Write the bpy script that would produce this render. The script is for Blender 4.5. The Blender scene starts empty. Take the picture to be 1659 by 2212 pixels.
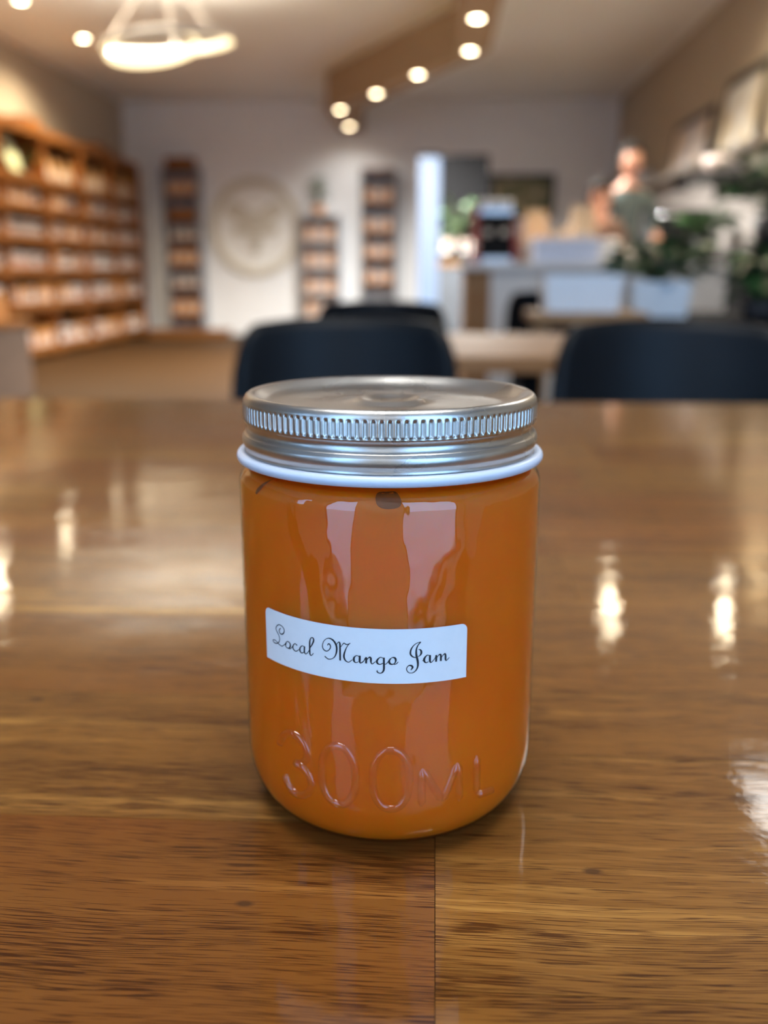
import bpy, bmesh, math, random
from mathutils import Vector, Matrix
random.seed(7)
PI = math.pi
S = bpy.context.scene
COL = S.collection

# ------------------------------------------------------------------ camera
cam_d = bpy.data.cameras.new('camera')
cam = bpy.data.objects.new('camera', cam_d)
COL.objects.link(cam)
cam.location = (0.01045, -0.22176, 0.880)
cam.rotation_euler = (math.radians(90 - 14.467), 0, math.radians(3.06))
cam_d.lens = 32.55
cam_d.sensor_width = 36
cam_d.clip_start = 0.01
cam_d.dof.use_dof = True
cam_d.dof.focus_distance = 0.193
cam_d.dof.aperture_fstop = 9.2
S.camera = cam

# ------------------------------------------------------------------ sky, exposure
SKY = (0.33, 0.62, 1.05)
SKY_STRENGTH = 2.8
w = bpy.data.worlds.new('sky')
S.world = w
w.use_nodes = True
bg = w.node_tree.nodes['Background']
bg.inputs[0].default_value = (*SKY, 1)
bg.inputs[1].default_value = SKY_STRENGTH
S.view_settings.view_transform = 'Standard'
S.view_settings.look = 'None'
S.view_settings.exposure = 0.75
S.view_settings.gamma = 1.0
S.view_settings.use_curve_mapping = False
S.cycles.use_denoising = True
S.cycles.max_bounces = 8
S.cycles.diffuse_bounces = 4
S.cycles.glossy_bounces = 4
S.cycles.transparent_max_bounces = 16
S.cycles.caustics_reflective = False
S.cycles.caustics_refractive = False
S.cycles.sample_clamp_indirect = 6.0

WARM = (1.0, 0.98, 0.93)
SPOT_W = 1650.0
DISC = 22.0
RING = 1.6

# room (camera end at negative Y): X -4.43..2.52, Y -1.6..13.6, height 3.2
XL, XR, YF, YB, H = -4.43, 2.52, -1.6, 13.6, 3.2

def portal(x0, x1, z0, z1):
    d = bpy.data.lights.new('window_portal', 'AREA')
    d.shape = 'RECTANGLE'
    d.size = x1 - x0
    d.size_y = z1 - z0
    d.cycles.is_portal = True
    o = bpy.data.objects.new('window_portal', d)
    o.location = ((x0 + x1) / 2, YF + 0.02, (z0 + z1) / 2)
    o.rotation_euler = (PI / 2, 0, 0)
    COL.objects.link(o)

WIN = [(-4.25, -2.9, 0.95, 2.9), (-1.62, -0.68, 0.06, 2.9), (0.42, 2.15, 0.06, 2.9)]  # first one is added, to bring more daylight into the room
for a in WIN:
    portal(*a)

# ------------------------------------------------------------------ helpers
def obj(name, mesh, mats=None, parent=None, **kw):
    o = bpy.data.objects.new(name, mesh)
    COL.objects.link(o)
    if mats is not None and not mesh.materials:
        for m in (mats if isinstance(mats, (list, tuple)) else [mats]):
            mesh.materials.append(m)
    if parent is not None:
        o.parent = parent
    for k, v in kw.items():
        o[k] = v
    return o

def thing(name, label, cat, loc=(0, 0, 0), rz=0.0, group=None):
    o = bpy.data.objects.new(name, None)
    COL.objects.link(o)
    o.empty_display_size = 0.05
    o.location = loc
    o.rotation_euler = (0, 0, rz)
    o['label'] = label
    o['category'] = cat
    if group:
        o['group'] = group
    return o

def tag(o, label, cat, group=None):
    o['label'] = label
    o['category'] = cat
    if group:
        o['group'] = group
    return o

def struct(o):
    o['kind'] = 'structure'
    return o

def dup(root, loc, rz=None, label=None, group=None, scale=None):
    r = root.copy()
    COL.objects.link(r)
    r.location = loc
    if rz is not None:
        r.rotation_euler = (0, 0, rz)
    if scale is not None:
        r.scale = scale
    if label:
        r['label'] = label
    if group:
        r['group'] = group
    for ch in list(root.children):
        c = ch.copy()
        COL.objects.link(c)
        c.parent = r
        for g in list(ch.children):
            d = g.copy()
            COL.objects.link(d)
            d.parent = c
    return r

class MB:
    def __init__(self):
        self.v, self.f, self.m, self.sm = [], [], [], []
    def add(self, v, f, mi=0, smooth=False):
        b = len(self.v)
        self.v += [tuple(p) for p in v]
        self.f += [tuple(b + i for i in q) for q in f]
        self.m += [mi] * len(f)
        self.sm += [smooth] * len(f)
        return self
    def box(self, x0, x1, y0, y1, z0, z1, mi=0, bev=0.0):
        if bev <= 0:
            v = [(x, y, z) for z in (z0, z1) for y in (y0, y1) for x in (x0, x1)]
            f = [(0, 2, 3, 1), (4, 5, 7, 6), (0, 1, 5, 4), (2, 6, 7, 3), (0, 4, 6, 2), (1, 3, 7, 5)]
            return self.add(v, f, mi)
        bm = bmesh.new()
        bmesh.ops.create_cube(bm, size=1)
        for q in bm.verts:
            q.co = Vector(((x0 + x1) / 2 + q.co.x * (x1 - x0), (y0 + y1) / 2 + q.co.y * (y1 - y0), (z0 + z1) / 2 + q.co.z * (z1 - z0)))
        bmesh.ops.bevel(bm, geom=bm.edges[:], offset=bev, segments=1, affect='EDGES')
        bm.verts.index_update()
        self.add([q.co for q in bm.verts], [[q.index for q in f.verts] for f in bm.faces], mi)
        bm.free()
        return self
    def lathe(self, prof, n=32, mi=0, c=(0, 0, 0), smooth=True, rfun=None):
        v = []
        for i, (r, z) in enumerate(prof):
            for k in range(n):
                a = 2 * PI * k / n
                rr = rfun(r, z, a) if rfun else r
                v.append((c[0] + rr * math.sin(a), c[1] - rr * math.cos(a), c[2] + z))
        f = []
        for i in range(len(prof) - 1):
            for k in range(n):
                k2 = (k + 1) % n
                f.append((i * n + k, i * n + k2, (i + 1) * n + k2, (i + 1) * n + k))
        return self.add(v, f, mi, smooth)
    def cap(self, r, z, n=32, mi=0, c=(0, 0, 0), up=True):
        v = [(c[0] + r * math.sin(2 * PI * k / n), c[1] - r * math.cos(2 * PI * k / n), c[2] + z) for k in range(n)]
        q = list(range(n))
        return self.add(v, [q if up else q[::-1]], mi)
    def tube(self, pts, r, n=8, mi=0, closed=False, caps=True):
        pts = [Vector(p) for p in pts]
        N = len(pts)
        rs = r if isinstance(r, (list, tuple)) else [r] * N
        v = []
        ref = None
        for i, p in enumerate(pts):
            a = pts[(i - 1) % N] if (closed or i > 0) else p
            b = pts[(i + 1) % N] if (closed or i < N - 1) else p
            t = (b - a).normalized()
            if ref is None:
                ref = Vector((0, 0, 1)) if abs(t.z) < 0.9 else Vector((1, 0, 0))
            u = (ref - t * ref.dot(t)).normalized()
            ref = u
            s = t.cross(u)
            for k in range(n):
                an = 2 * PI * k / n
                v.append(p + (u * math.cos(an) + s * math.sin(an)) * rs[i])
        f = []
        for i in range(N if closed else N - 1):
            j = (i + 1) % N
            for k in range(n):
                k2 = (k + 1) % n
                f.append((i * n + k, j * n + k, j * n + k2, i * n + k2))
        if caps and not closed:
            f.append(tuple(range(n)))
            f.append(tuple((N - 1) * n + k for k in range(n))[::-1])
        return self.add(v, f, mi, True)
    def grid(self, fn, nu, nv, mi=0, smooth=True, flip=False):
        v = [fn(i / nu, j / nv) for j in range(nv + 1) for i in range(nu + 1)]
        f = []
        for j in range(nv):
            for i in range(nu):
                q = (j * (nu + 1) + i, j * (nu + 1) + i + 1, (j + 1) * (nu + 1) + i + 1, (j + 1) * (nu + 1) + i)
                f.append(q[::-1] if flip else q)
        return self.add(v, f, mi, smooth)
    def mesh(self, name):
        me = bpy.data.meshes.new(name)
        me.from_pydata(self.v, [], self.f)
        me.polygons.foreach_set('material_index', self.m)
        me.polygons.foreach_set('use_smooth', self.sm)
        me.update()
        bm = bmesh.new()
        bm.from_mesh(me)
        bmesh.ops.remove_doubles(bm, verts=bm.verts, dist=1e-7)
        bmesh.ops.recalc_face_normals(bm, faces=bm.faces)
        bm.to_mesh(me)
        bm.free()
        return me
    def build(self, name, mats, parent=None, **kw):
        return obj(name, self.mesh(name), mats, parent, **kw)

def catmull(pts, n=6, closed=False):
    out = []
    N = len(pts)
    rng = range(N if closed else N - 1)
    for i in rng:
        g = lambda k: pts[k % N] if closed else pts[max(0, min(N - 1, k))]
        p0, p1, p2, p3 = g(i - 1), g(i), g(i + 1), g(i + 2)
        for s in range(n):
            t = s / n
            out.append(tuple(0.5 * (2 * b + (c - a) * t + (2 * a - 5 * b + 4 * c - d) * t * t + (3 * b - a - 3 * c + d) * t ** 3) for a, b, c, d in zip(p0, p1, p2, p3)))
    if not closed:
        out.append(tuple(pts[-1]))
    return out

# ------------------------------------------------------------------ materials
class NT:
    def __init__(self, name):
        self.mat = bpy.data.materials.new(name)
        self.mat.use_nodes = True
        self.t = self.mat.node_tree
        self.p = self.t.nodes['Principled BSDF']
        self.out = self.t.nodes['Material Output']
    def n(self, typ, **kw):
        q = self.t.nodes.new(typ)
        for k, v in kw.items():
            if k.startswith('i_'):
                key = k[2:]
                q.inputs[int(key) if key.isdigit() else key.replace('_', ' ')].default_value = v
            else:
                setattr(q, k, v)
        return q
    def l(self, a, b):
        self.t.links.new(a, b)
    def math(self, op, a, b=None, clamp=False):
        q = self.n('ShaderNodeMath', operation=op, use_clamp=clamp)
        for i, x in enumerate((a, b)):
            if x is None:
                continue
            if isinstance(x, (int, float)):
                q.inputs[i].default_value = x
            else:
                self.l(x, q.inputs[i])
        return q.outputs[0]
    def ramp(self, fac, stops):
        q = self.n('ShaderNodeValToRGB')
        e = q.color_ramp.elements
        while len(e) > 1:
            e.remove(e[-1])
        e[0].position, e[0].color = stops[0][0], (*stops[0][1], 1)
        for p, c in stops[1:]:
            x = e.new(p)
            x.color = (*c, 1)
        self.l(fac, q.inputs[0])
        return q.outputs[0]
    def mix(self, fac, a, b, mode='MIX'):
        q = self.n('ShaderNodeMix', data_type='RGBA', blend_type=mode)
        for i, x in ((0, fac), (6, a), (7, b)):
            if isinstance(x, (int, float)):
                q.inputs[i].default_value = x
            elif isinstance(x, tuple):
                q.inputs[i].default_value = (*x, 1)
            else:
                self.l(x, q.inputs[i])
        return q.outputs[2]

def simple(name, col, rough=0.6, metal=0.0, spec=0.5, var=0.12, scale=14.0, coat=0.0, bump=0.0):
    """Principled with a faint noise in the colour, so nothing is perfectly flat."""
    k = NT(name)
    tc = k.n('ShaderNodeTexCoord')
    nz = k.n('ShaderNodeTexNoise', i_Scale=scale, i_Detail=3.0)
    k.l(tc.outputs['Object'], nz.inputs['Vector'])
    lo = tuple(max(0, c * (1 - var)) for c in col)
    hi = tuple(min(1, c * (1 + var)) for c in col)
    k.l(k.ramp(nz.outputs[0], [(0.3, lo), (0.7, hi)]), k.p.inputs['Base Color'])
    k.p.inputs['Roughness'].default_value = rough
    k.p.inputs['Metallic'].default_value = metal
    k.p.inputs['Specular IOR Level'].default_value = spec
    k.p.inputs['Coat Weight'].default_value = coat
    if bump:
        b = k.n('ShaderNodeBump', i_Strength=0.4, i_Distance=bump)
        k.l(nz.outputs[0], b.inputs['Height'])
        k.l(b.outputs[0], k.p.inputs['Normal'])
    return k.mat

def emissive(name, col, strength, base=0.8):
    k = NT(name)
    k.p.inputs['Base Color'].default_value = (base, base, base, 1)
    k.p.inputs['Emission Color'].default_value = (*col, 1)
    k.p.inputs['Emission Strength'].default_value = strength
    return k.mat

def wood(name, dark, light, grain_scale=1.0, coat=0.0, rough=0.45, plank=False):
    k = NT(name)
    tc = k.n('ShaderNodeTexCoord')
    at = k.n('ShaderNodeAttribute', attribute_type='OBJECT', attribute_name='tone')
    rd = k.n('ShaderNodeAttribute', attribute_type='OBJECT', attribute_name='red')
    off = k.n('ShaderNodeVectorMath', operation='ADD')
    inf = k.n('ShaderNodeObjectInfo')
    comb = k.n('ShaderNodeCombineXYZ')
    k.l(k.math('MULTIPLY', inf.outputs['Random'], 37.0), comb.inputs[0])
    k.l(k.math('MULTIPLY', inf.outputs['Random'], 91.0), comb.inputs[1])
    k.l(tc.outputs['Object'], off.inputs[0])
    k.l(comb.outputs[0], off.inputs[1])
    # slow wander of the grain
    warp = k.n('ShaderNodeTexNoise', i_Scale=7.0 * grain_scale, i_Detail=2.0)
    k.l(off.outputs[0], warp.inputs['Vector'])
    wv = k.n('ShaderNodeCombineXYZ')
    k.l(k.math('MULTIPLY', k.math('SUBTRACT', warp.outputs[0], 0.5), 0.012 / grain_scale), wv.inputs[1])
    pos = k.n('ShaderNodeVectorMath', operation='ADD')
    k.l(off.outputs[0], pos.inputs[0])
    k.l(wv.outputs[0], pos.inputs[1])
    def noise(sx, sy, detail, rough_=0.6, dist=0.0):
        mp = k.n('ShaderNodeMapping')
        mp.inputs['Scale'].default_value = (sx * grain_scale, sy * grain_scale, sy * grain_scale)
        k.l(pos.outputs[0], mp.inputs[0])
        q = k.n('ShaderNodeTexNoise', i_Scale=1.0, i_Detail=detail, i_Roughness=rough_, i_Distortion=dist)
        k.l(mp.outputs[0], q.inputs['Vector'])
        return q.outputs[0]
    big = noise(5, 26, 3)
    band = noise(5, 190, 4, 0.68)
    fine = noise(45, 2400, 2, 0.6)
    pore = noise(70, 3700, 1.5, 0.5)
    clus = noise(9, 75, 3, 0.65)
    t = k.math('ADD', k.math('MULTIPLY', big, 0.75), k.math('MULTIPLY', band, 1.25))
    t = k.math('ADD', t, k.math('MULTIPLY', fine, 0.30))
    t = k.math('ADD', k.math('SUBTRACT', t, 1.14), at.outputs['Fac'], clamp=True)
    mid = tuple((a * b) ** 0.5 for a, b in zip(dark, light))
    col = k.ramp(t, [(0.08, dark), (0.5, mid), (0.92, light)])
    redc = k.mix(1.0, col, (0.78, 0.48, 0.30), 'MULTIPLY')
    rfac = k.math('MULTIPLY', rd.outputs['Fac'], k.math('MULTIPLY', k.math('SUBTRACT', noise(4, 14, 2), 0.25), 2.4, clamp=True), clamp=True)
    col = k.mix(rfac, col, redc)
    # pores: short dark dashes, in drifts
    thr = k.math('ADD', pore, k.math('MULTIPLY', k.math('SUBTRACT', clus, 0.5), 0.62))
    pm = k.n('ShaderNodeMapRange', i_1=0.535, i_2=0.59)
    k.l(thr, pm.inputs[0])
    if plank:
        col = k.mix(k.math('MULTIPLY', pm.outputs[0], 0.88), col, k.mix(1.0, col, (0.20, 0.12, 0.08), 'MULTIPLY'))
        kn = k.n('ShaderNodeAttribute', attribute_type='OBJECT', attribute_name='knot')
        df = k.n('ShaderNodeVectorMath', operation='SUBTRACT')
        k.l(tc.outputs['Object'], df.inputs[0]); k.l(kn.outputs['Vector'], df.inputs[1])
        sc_ = k.n('ShaderNodeVectorMath', operation='MULTIPLY'); sc_.inputs[1].default_value = (1.0, 1.9, 0.0)
        k.l(df.outputs[0], sc_.inputs[0])
        ln = k.n('ShaderNodeVectorMath', operation='LENGTH'); k.l(sc_.outputs[0], ln.inputs[0])
        km = k.n('ShaderNodeMapRange', i_1=0.0026, i_2=0.0012)
        k.l(k.math('ADD', ln.outputs['Value'], k.math('MULTIPLY', k.math('SUBTRACT', big, 0.5), 0.002)), km.inputs[0])
        col = k.mix(k.math('MULTIPLY', km.outputs[0], 0.8), col, (0.045, 0.018, 0.007))
    k.l(col, k.p.inputs['Base Color'])
    k.p.inputs['Roughness'].default_value = rough
    k.p.inputs['Specular IOR Level'].default_value = 0.15
    if plank:
        k.p.inputs['Specular IOR Level'].default_value = 0.08
        k.p.inputs['Coat Weight'].default_value = coat * 0.72
        k.p.inputs['Coat Roughness'].default_value = 0.025
        k.p.inputs['Coat IOR'].default_value = 1.5
        ripple = k.n('ShaderNodeTexNoise', i_Scale=140.0, i_Detail=3.0)
        k.l(off.outputs[0], ripple.inputs['Vector'])
        wide = k.n('ShaderNodeTexNoise', i_Scale=24.0, i_Detail=1.0)
        k.l(off.outputs[0], wide.inputs['Vector'])
        hgt = k.math('ADD', k.math('MULTIPLY', ripple.outputs[0], 0.0000), k.math('MULTIPLY', wide.outputs[0], 1.0))
        hgt = k.math('ADD', hgt, k.math('MULTIPLY', ripple.outputs[0], 0.16))
        hgt = k.math('ADD', hgt, k.math('MULTIPLY', fine, 0.03))
        b = k.n('ShaderNodeBump', i_Strength=1.0, i_Distance=0.00036)
        k.l(hgt, b.inputs['Height'])
        k.l(b.outputs[0], k.p.inputs['Coat Normal'])
    return k.mat

M = {}
M['acacia'] = wood('acacia', (0.175, 0.074, 0.014), (0.94, 0.60, 0.180), coat=1.0, rough=0.42, plank=True)
M['floor'] = wood('floor_boards', (0.043, 0.019, 0.0045), (0.086, 0.041, 0.0105), 0.35, rough=0.6)
M['shelf_wood'] = wood('shelf_wood', (0.25, 0.10, 0.025), (0.60, 0.27, 0.075), 0.6, rough=0.5)
M['pale_wood'] = wood('pale_wood', (0.34, 0.20, 0.10), (0.62, 0.42, 0.25), 0.6, rough=0.5)
M['wall'] = simple('wall_paint', (0.86, 0.87, 0.88), 0.8, var=0.03)
M['wall_side'] = simple('side_wall_paint', (0.46, 0.39, 0.30), 0.85, var=0.04)
M['ceiling'] = simple('ceiling_paint', (0.86, 0.87, 0.88), 0.85, var=0.03)
M['soffit'] = simple('soffit_paint', (0.38, 0.27, 0.17), 0.8, var=0.04)
M['pavement'] = simple('pavement', (0.58, 0.58, 0.57), 0.9, var=0.15, scale=3)
M['frame_dark'] = simple('dark_frame', (0.03, 0.03, 0.032), 0.5)
M['black'] = simple('black_metal', (0.010, 0.010, 0.011), 0.75, spec=0.12)
M['back_panel'] = simple('dark_back_panel', (0.07, 0.055, 0.045), 0.8)
M['grey_panel'] = simple('grey_back_panel', (0.30, 0.30, 0.32), 0.8)
M['white'] = simple('white_laminate', (0.80, 0.80, 0.80), 0.4, var=0.03)
M['chair'] = simple('navy_black_plastic', (0.004, 0.006, 0.009), 0.45, spec=0.18, var=0.1)
M['ring_white'] = simple('ring_inner_plastic', (0.75, 0.72, 0.68), 0.5, var=0.03)
M['uplight'] = emissive('ring_uplight', (1.0, 0.86, 0.66), 130.0)
M['tube'] = emissive('ring_light', (1.0, 0.80, 0.45), RING)
M['lens'] = emissive('lamp_lens', (1.0, 0.80, 0.50), DISC)
M['trim'] = simple('lamp_trim', (0.75, 0.72, 0.66), 0.4)
M['leaf'] = simple('dark_leaf', (0.045, 0.115, 0.035), 0.4, var=0.4, scale=30)
M['leaf_bright'] = simple('fresh_leaf', (0.12, 0.40, 0.08), 0.4, var=0.3, scale=30)
M['stem'] = simple('plant_stem', (0.06, 0.09, 0.03), 0.6)
M['pot_white'] = simple('pale_blue_white_pot', (0.80, 0.89, 0.98), 0.35, var=0.02)
M['pot_dark'] = simple('dark_pot', (0.03, 0.03, 0.035), 0.5)
M['soil'] = simple('soil', (0.03, 0.02, 0.014), 0.95, var=0.4, scale=80)
# ------------------------------------------------------------------ the setting
def slab(name, *b, mat):
    return struct(MB().box(*b).build(name, mat))
slab('floor', XL, XR, YF, YB, -0.1, 0, mat=M['floor'])
slab('ceiling', XL, XR, YF, YB, H, H + 0.1, mat=M['ceiling'])
slab('wall_left', XL - 0.1, XL, YF, YB, 0, H, mat=M['wall_side'])
slab('wall_right', XR, XR + 0.1, YF, YB, 0, H, mat=M['wall_side'])
slab('wall_back', XL, XR, YB, YB + 0.1, 0, H, mat=M['wall'])
slab('pavement', -14, 14, -16, YF - 0.2, -0.12, -0.02, mat=M['pavement'])
# front wall with its two shop windows and one added for daylight (behind the photographer)
fw = MB()
xs = [XL] + [q for a in WIN for q in a[:2]] + [XR]
for a, b in ((0, 1), (2, 3), (4, 5), (6, 7)):
    fw.box(xs[a], xs[b], YF - 0.2, YF, 0, H)  # pier between the tall windows stands in for the photographer's body
for x0, x1, z0, z1 in WIN:
    fw.box(x0, x1, YF - 0.2, YF, z1, H)
    fw.box(x0, x1, YF - 0.2, YF, 0, z0)
struct(fw.build('wall_front', M['wall']))

kg = NT('clear_glass')
lw = kg.n('ShaderNodeLayerWeight', i_Blend=0.5)
fac = kg.math('ADD', kg.math('MULTIPLY', kg.math('POWER', lw.outputs['Facing'], 5.0), 0.94), 0.045)
trn = kg.n('ShaderNodeBsdfTransparent')
gl = kg.n('ShaderNodeBsdfGlossy')
gl.inputs['Roughness'].default_value = 0.0
mx = kg.n('ShaderNodeMixShader')
kg.l(fac, mx.inputs[0]); kg.l(trn.outputs[0], mx.inputs[1]); kg.l(gl.outputs[0], mx.inputs[2])
kg.l(mx.outputs[0], kg.out.inputs[0])
M['pane'] = kg.mat
for i, (x0, x1, z0, z1) in enumerate(WIN):
    wroot = struct(MB().box(x0, x0 + 0.05, YF - 0.15, YF - 0.05, z0, z1).box(x1 - 0.05, x1, YF - 0.15, YF - 0.05, z0, z1)
                   .box(x0 + 0.05, x1 - 0.05, YF - 0.15, YF - 0.05, z1 - 0.05, z1).box(x0 + 0.05, x1 - 0.05, YF - 0.15, YF - 0.05, z0, z0 + 0.05)
                   .build('window_%d' % (i + 1), M['frame_dark']))
    MB().box(x0 + 0.05, x1 - 0.05, YF - 0.103, YF - 0.097, z0 + 0.05, z1 - 0.05).build('pane', M['pane'], wroot)

# stepped soffit hanging from the ceiling: along the room, slanting left, along the room again
SZ = 2.78
plan = [(0.154, 3.0), (0.466, 3.0), (0.466, 8.72), (-1.0, 11.86), (-1.0, YB), (-1.314, YB), (-1.314, 11.70), (0.154, 8.98)]
n = len(plan)
sv = [(x, y, SZ) for x, y in plan] + [(x, y, H) for x, y in plan]
sf = [tuple(range(n))[::-1], tuple(range(n, 2 * n))] + [(i, (i + 1) % n, n + (i + 1) % n, n + i) for i in range(n)]
struct(MB().add(sv, sf).build('ceiling_soffit', M['soffit']))

# ------------------------------------------------------------------ lamps
dl_ring = MB().lathe([(0.046, -0.004), (0.060, -0.006), (0.064, 0.0), (0.046, 0.0)], 24).mesh('trim_ring')
dl_lens = MB().lathe([(0.0005, -0.002), (0.03, -0.004), (0.046, -0.002)], 24).mesh('lens')
sp = bpy.data.lights.new('lamp_light', 'SPOT')
sp.energy = SPOT_W; sp.color = WARM; sp.spot_size = math.radians(156); sp.spot_blend = 0.8; sp.shadow_soft_size = 0.045
def downlight(x, y, z, label, group, energy=None):
    t = thing('downlight', label, 'ceiling light', (x, y, z), 0, group)
    obj('trim_ring', dl_ring, M['trim'], t)
    obj('lens', dl_lens, M['lens'], t)
    d = sp
    if energy:
        d = sp.copy(); d.energy = energy
        if z > SZ:
            d.color = (1.0, 0.82, 0.55)
    l = bpy.data.objects.new('lamp_light', d)
    COL.objects.link(l); l.parent = t; l.location = (0, 0, -0.02)
SOFF = 'downlights under the stepped soffit'
for x, y, lab in ((0.305, 7.664, 'bright round downlight highest on the soffit, nearest the viewer'),
                  (0.291, 8.74, 'round downlight at the bend of the soffit, below the nearest one'),
                  (-0.184, 9.72, 'round downlight on the slanting soffit, just past its bend'),
                  (-0.657, 10.694, 'round downlight midway down the slanting soffit toward the left end'),
                  (-1.153, 11.705, 'round downlight at the far left corner of the slanting soffit'),
                  (-1.159, 13.01, 'lowest round downlight, above the warm glow on the back wall')):
    downlight(x, y, SZ, lab, SOFF, 16 if y > 12.5 else 95 if y > 11.5 else 190 if y > 10 else 680 if y > 9 else 700)
LEFTL = 'ceiling downlights along the left wall'
for x, y, lab in ((-3.608, 9.96, 'single round ceiling downlight left of the glowing ring pendant'),
                  (-3.66, 8.60, 'ceiling downlight above the left shelving, above the frame'),
                  (-3.69, 7.14, 'ceiling downlight over the near end of the left shelving, above the frame'),
                  (-3.60, 11.5, 'ceiling downlight over the far left shelving')):
    if y == 11.5:
        continue
    downlight(x, y, H, lab, LEFTL, 165)
NEARL = 'ceiling downlights over the right side tables'
for x, y, lab in ((1.425, 6.842, 'ceiling downlight mirrored in the table right of the jar'),
                  (2.30, 6.70, 'ceiling downlight mirrored at the right end of the table')):
    downlight(x, y, H, lab, NEARL, 75)

def panel_light(label, x, y, sx, sy, strength, group=None):
    t = thing('ceiling_panel_light', label, 'ceiling light', (x, y, H), 0, group)
    f = MB()
    for q in ((-sx, -sx + 0.02, -sy, sy), (sx - 0.02, sx, -sy, sy), (-sx + 0.02, sx - 0.02, -sy, -sy + 0.02), (-sx + 0.02, sx - 0.02, sy - 0.02, sy)):
        f.box(q[0], q[1], q[2], q[3], -0.03, 0)
    f.build('frame', M['trim'], t)
    MB().box(-sx + 0.02, sx - 0.02, -sy + 0.02, sy - 0.02, -0.02, -0.005).build('diffuser', emissive('panel_glow', WARM, strength), t)
panel_light('added long ceiling panel light brightening the table, out of the frame', 0.0, 0.05, 0.75, 0.3, 16.0)  # unseen lamp added to brighten the near table
panel_light('ceiling panel light mirrored as the streak at the right table edge', 1.95, 3.6, 0.38, 0.6, 7.2)

def light_ring(name, parent, c, r, tilt_x, tilt_y, w=0.018, h=0.026, n=64):
    """A band with a glowing outside and a plain white inside."""
    mt = Matrix.Rotation(tilt_y, 3, 'Y') @ Matrix.Rotation(tilt_x, 3, 'X')
    sec = [(-w, -h * 0.7, 0), (-w * 0.6, -h, 0), (w * 0.6, -h, 0), (w, -h * 0.6, 0), (w, h * 0.6, 0), (w * 0.6, h, 1), (-w * 0.6, h, 1), (-w, h * 0.7, 1)]
    m = MB()
    v, f0, f1 = [], [], []
    K = len(sec)
    for k in range(n):
        t = 2 * PI * k / n
        for a, z, q in sec:
            v.append(Vector(c) + mt @ Vector(((r + a) * math.cos(t), (r + a) * math.sin(t), z)))
    for k in range(n):
        k2 = (k + 1) % n
        for s in range(K):
            s2 = (s + 1) % K
            q = (k * K + s, k2 * K + s, k2 * K + s2, k * K + s2)
            (f1 if s in (2, 3, 4, 5) else f0).append(q)
    m.add(v, f0, 0, True)
    m.f += f1; m.m += [2 if i % 4 == 3 else 1 for i in range(len(f1))]; m.sm += [True] * len(f1)
    return m.build(name, [M['tube'], M['ring_white'], M['uplight']], parent)
pend = thing('ring_pendant', 'pendant lamp of two crossing tilted glowing rings hanging from the ceiling', 'pendant lamp', (-2.1, 7.48, H))
light_ring('light_ring', pend, (-0.09, 0, -0.63), 0.35, math.radians(-4), math.radians(-10))
light_ring('light_ring', pend, (0.03, 0, -0.60), 0.49, math.radians(5), math.radians(-4))
for dx, dy in ((-0.40, -0.05), (0.42, -0.05), (0.0, 0.36)):
    MB().tube([(dx, dy, -0.58), (0.02 * dx, 0.02 * dy, -0.03)], 0.003, 5).build('suspension_wire', M['trim'], pend)
MB().lathe([(0.0, -0.035), (0.09, -0.035), (0.10, -0.025), (0.10, 0)], 24).build('ceiling_rose', M['trim'], pend)

# ------------------------------------------------------------------ the table under the jar
table = thing('dining_table', 'long glossy brown butcher block table with the jam jar on it', 'table', (0, 0, 0))
TT, TH = 0.75, 0.04
X0, X1 = -1.45, 1.35
def plank(x0, x1, y0, y1, tone, red, dz=0.0, knot=None):
    cx, cy = (x0 + x1) / 2, (y0 + y1) / 2
    g = 0.00008
    me = MB().box(x0 - cx + g, x1 - cx - g, y0 - cy + g, y1 - cy - g, -TH, 0, 0)
    o = me.build('plank', M['acacia'], table)
    o.location = (cx, cy, TT + dz)
    o['tone'] = tone
    o['red'] = red
    o['knot'] = (knot[0] - cx, knot[1] - cy, 0.0) if knot else (9.0, 9.0, 9.0)
J = 0.0122
KNOTS = {(1, -0.076): (0.0475, -0.0385), (0, -0.115): (-0.0283, -0.0535), (0, -0.0232): (-0.113, 0.0395)}   # small dark knots
left = [(-0.115, -0.0232, -0.03, 0.75), (-0.0232, 0.046, 0.06, 0.1), (0.046, 0.1145, -0.06, 0.45), (0.1145, 0.142, 0.22, 0.0)]
right = [(-0.115, -0.076, 0.02, 0.2), (-0.076, 0.0125, 0.08, 0.1), (0.0125, 0.075, -0.04, 0.15), (0.075, 0.142, -0.02, 0.2)]
for y0, y1, t_, r_ in left:
    plank(-0.62, J, y0, y1, t_, r_, knot=KNOTS.get((0, y0)))
for y0, y1, t_, r_ in right:
    plank(J, 0.70, y0, y1, t_, r_, knot=KNOTS.get((1, y0)))
for y0, y1 in ((-0.115, -0.03), (-0.03, 0.05), (0.05, 0.142)):
    plank(X0, -0.62, y0, y1, random.uniform(-0.05, 0.1), random.uniform(0, 0.6))
    plank(0.70, X1, y0, y1, random.uniform(-0.05, 0.1), random.uniform(0, 0.6))
rows = [0.142, 0.205, 0.275, 0.345, 0.42, 0.49, 0.565, 0.655, 0.745]
for i in range(len(rows) - 1):
    x = X0
    cuts = []
    cur = X0 + random.uniform(0.25, 0.7)
    while cur < X1 - 0.25:
        cuts.append(cur)
        cur += random.uniform(0.35, 0.75)
    if i == 7:
        cuts = [-0.9, -0.25, 0.29, 0.54, 1.0]
    e = [X0] + cuts + [X1]
    for a, b in zip(e[:-1], e[1:]):
        plank(a, b, rows[i], rows[i + 1], random.uniform(-0.16, 0.14), random.choice((0.0, 0.1, 0.3, 0.8)))
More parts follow.
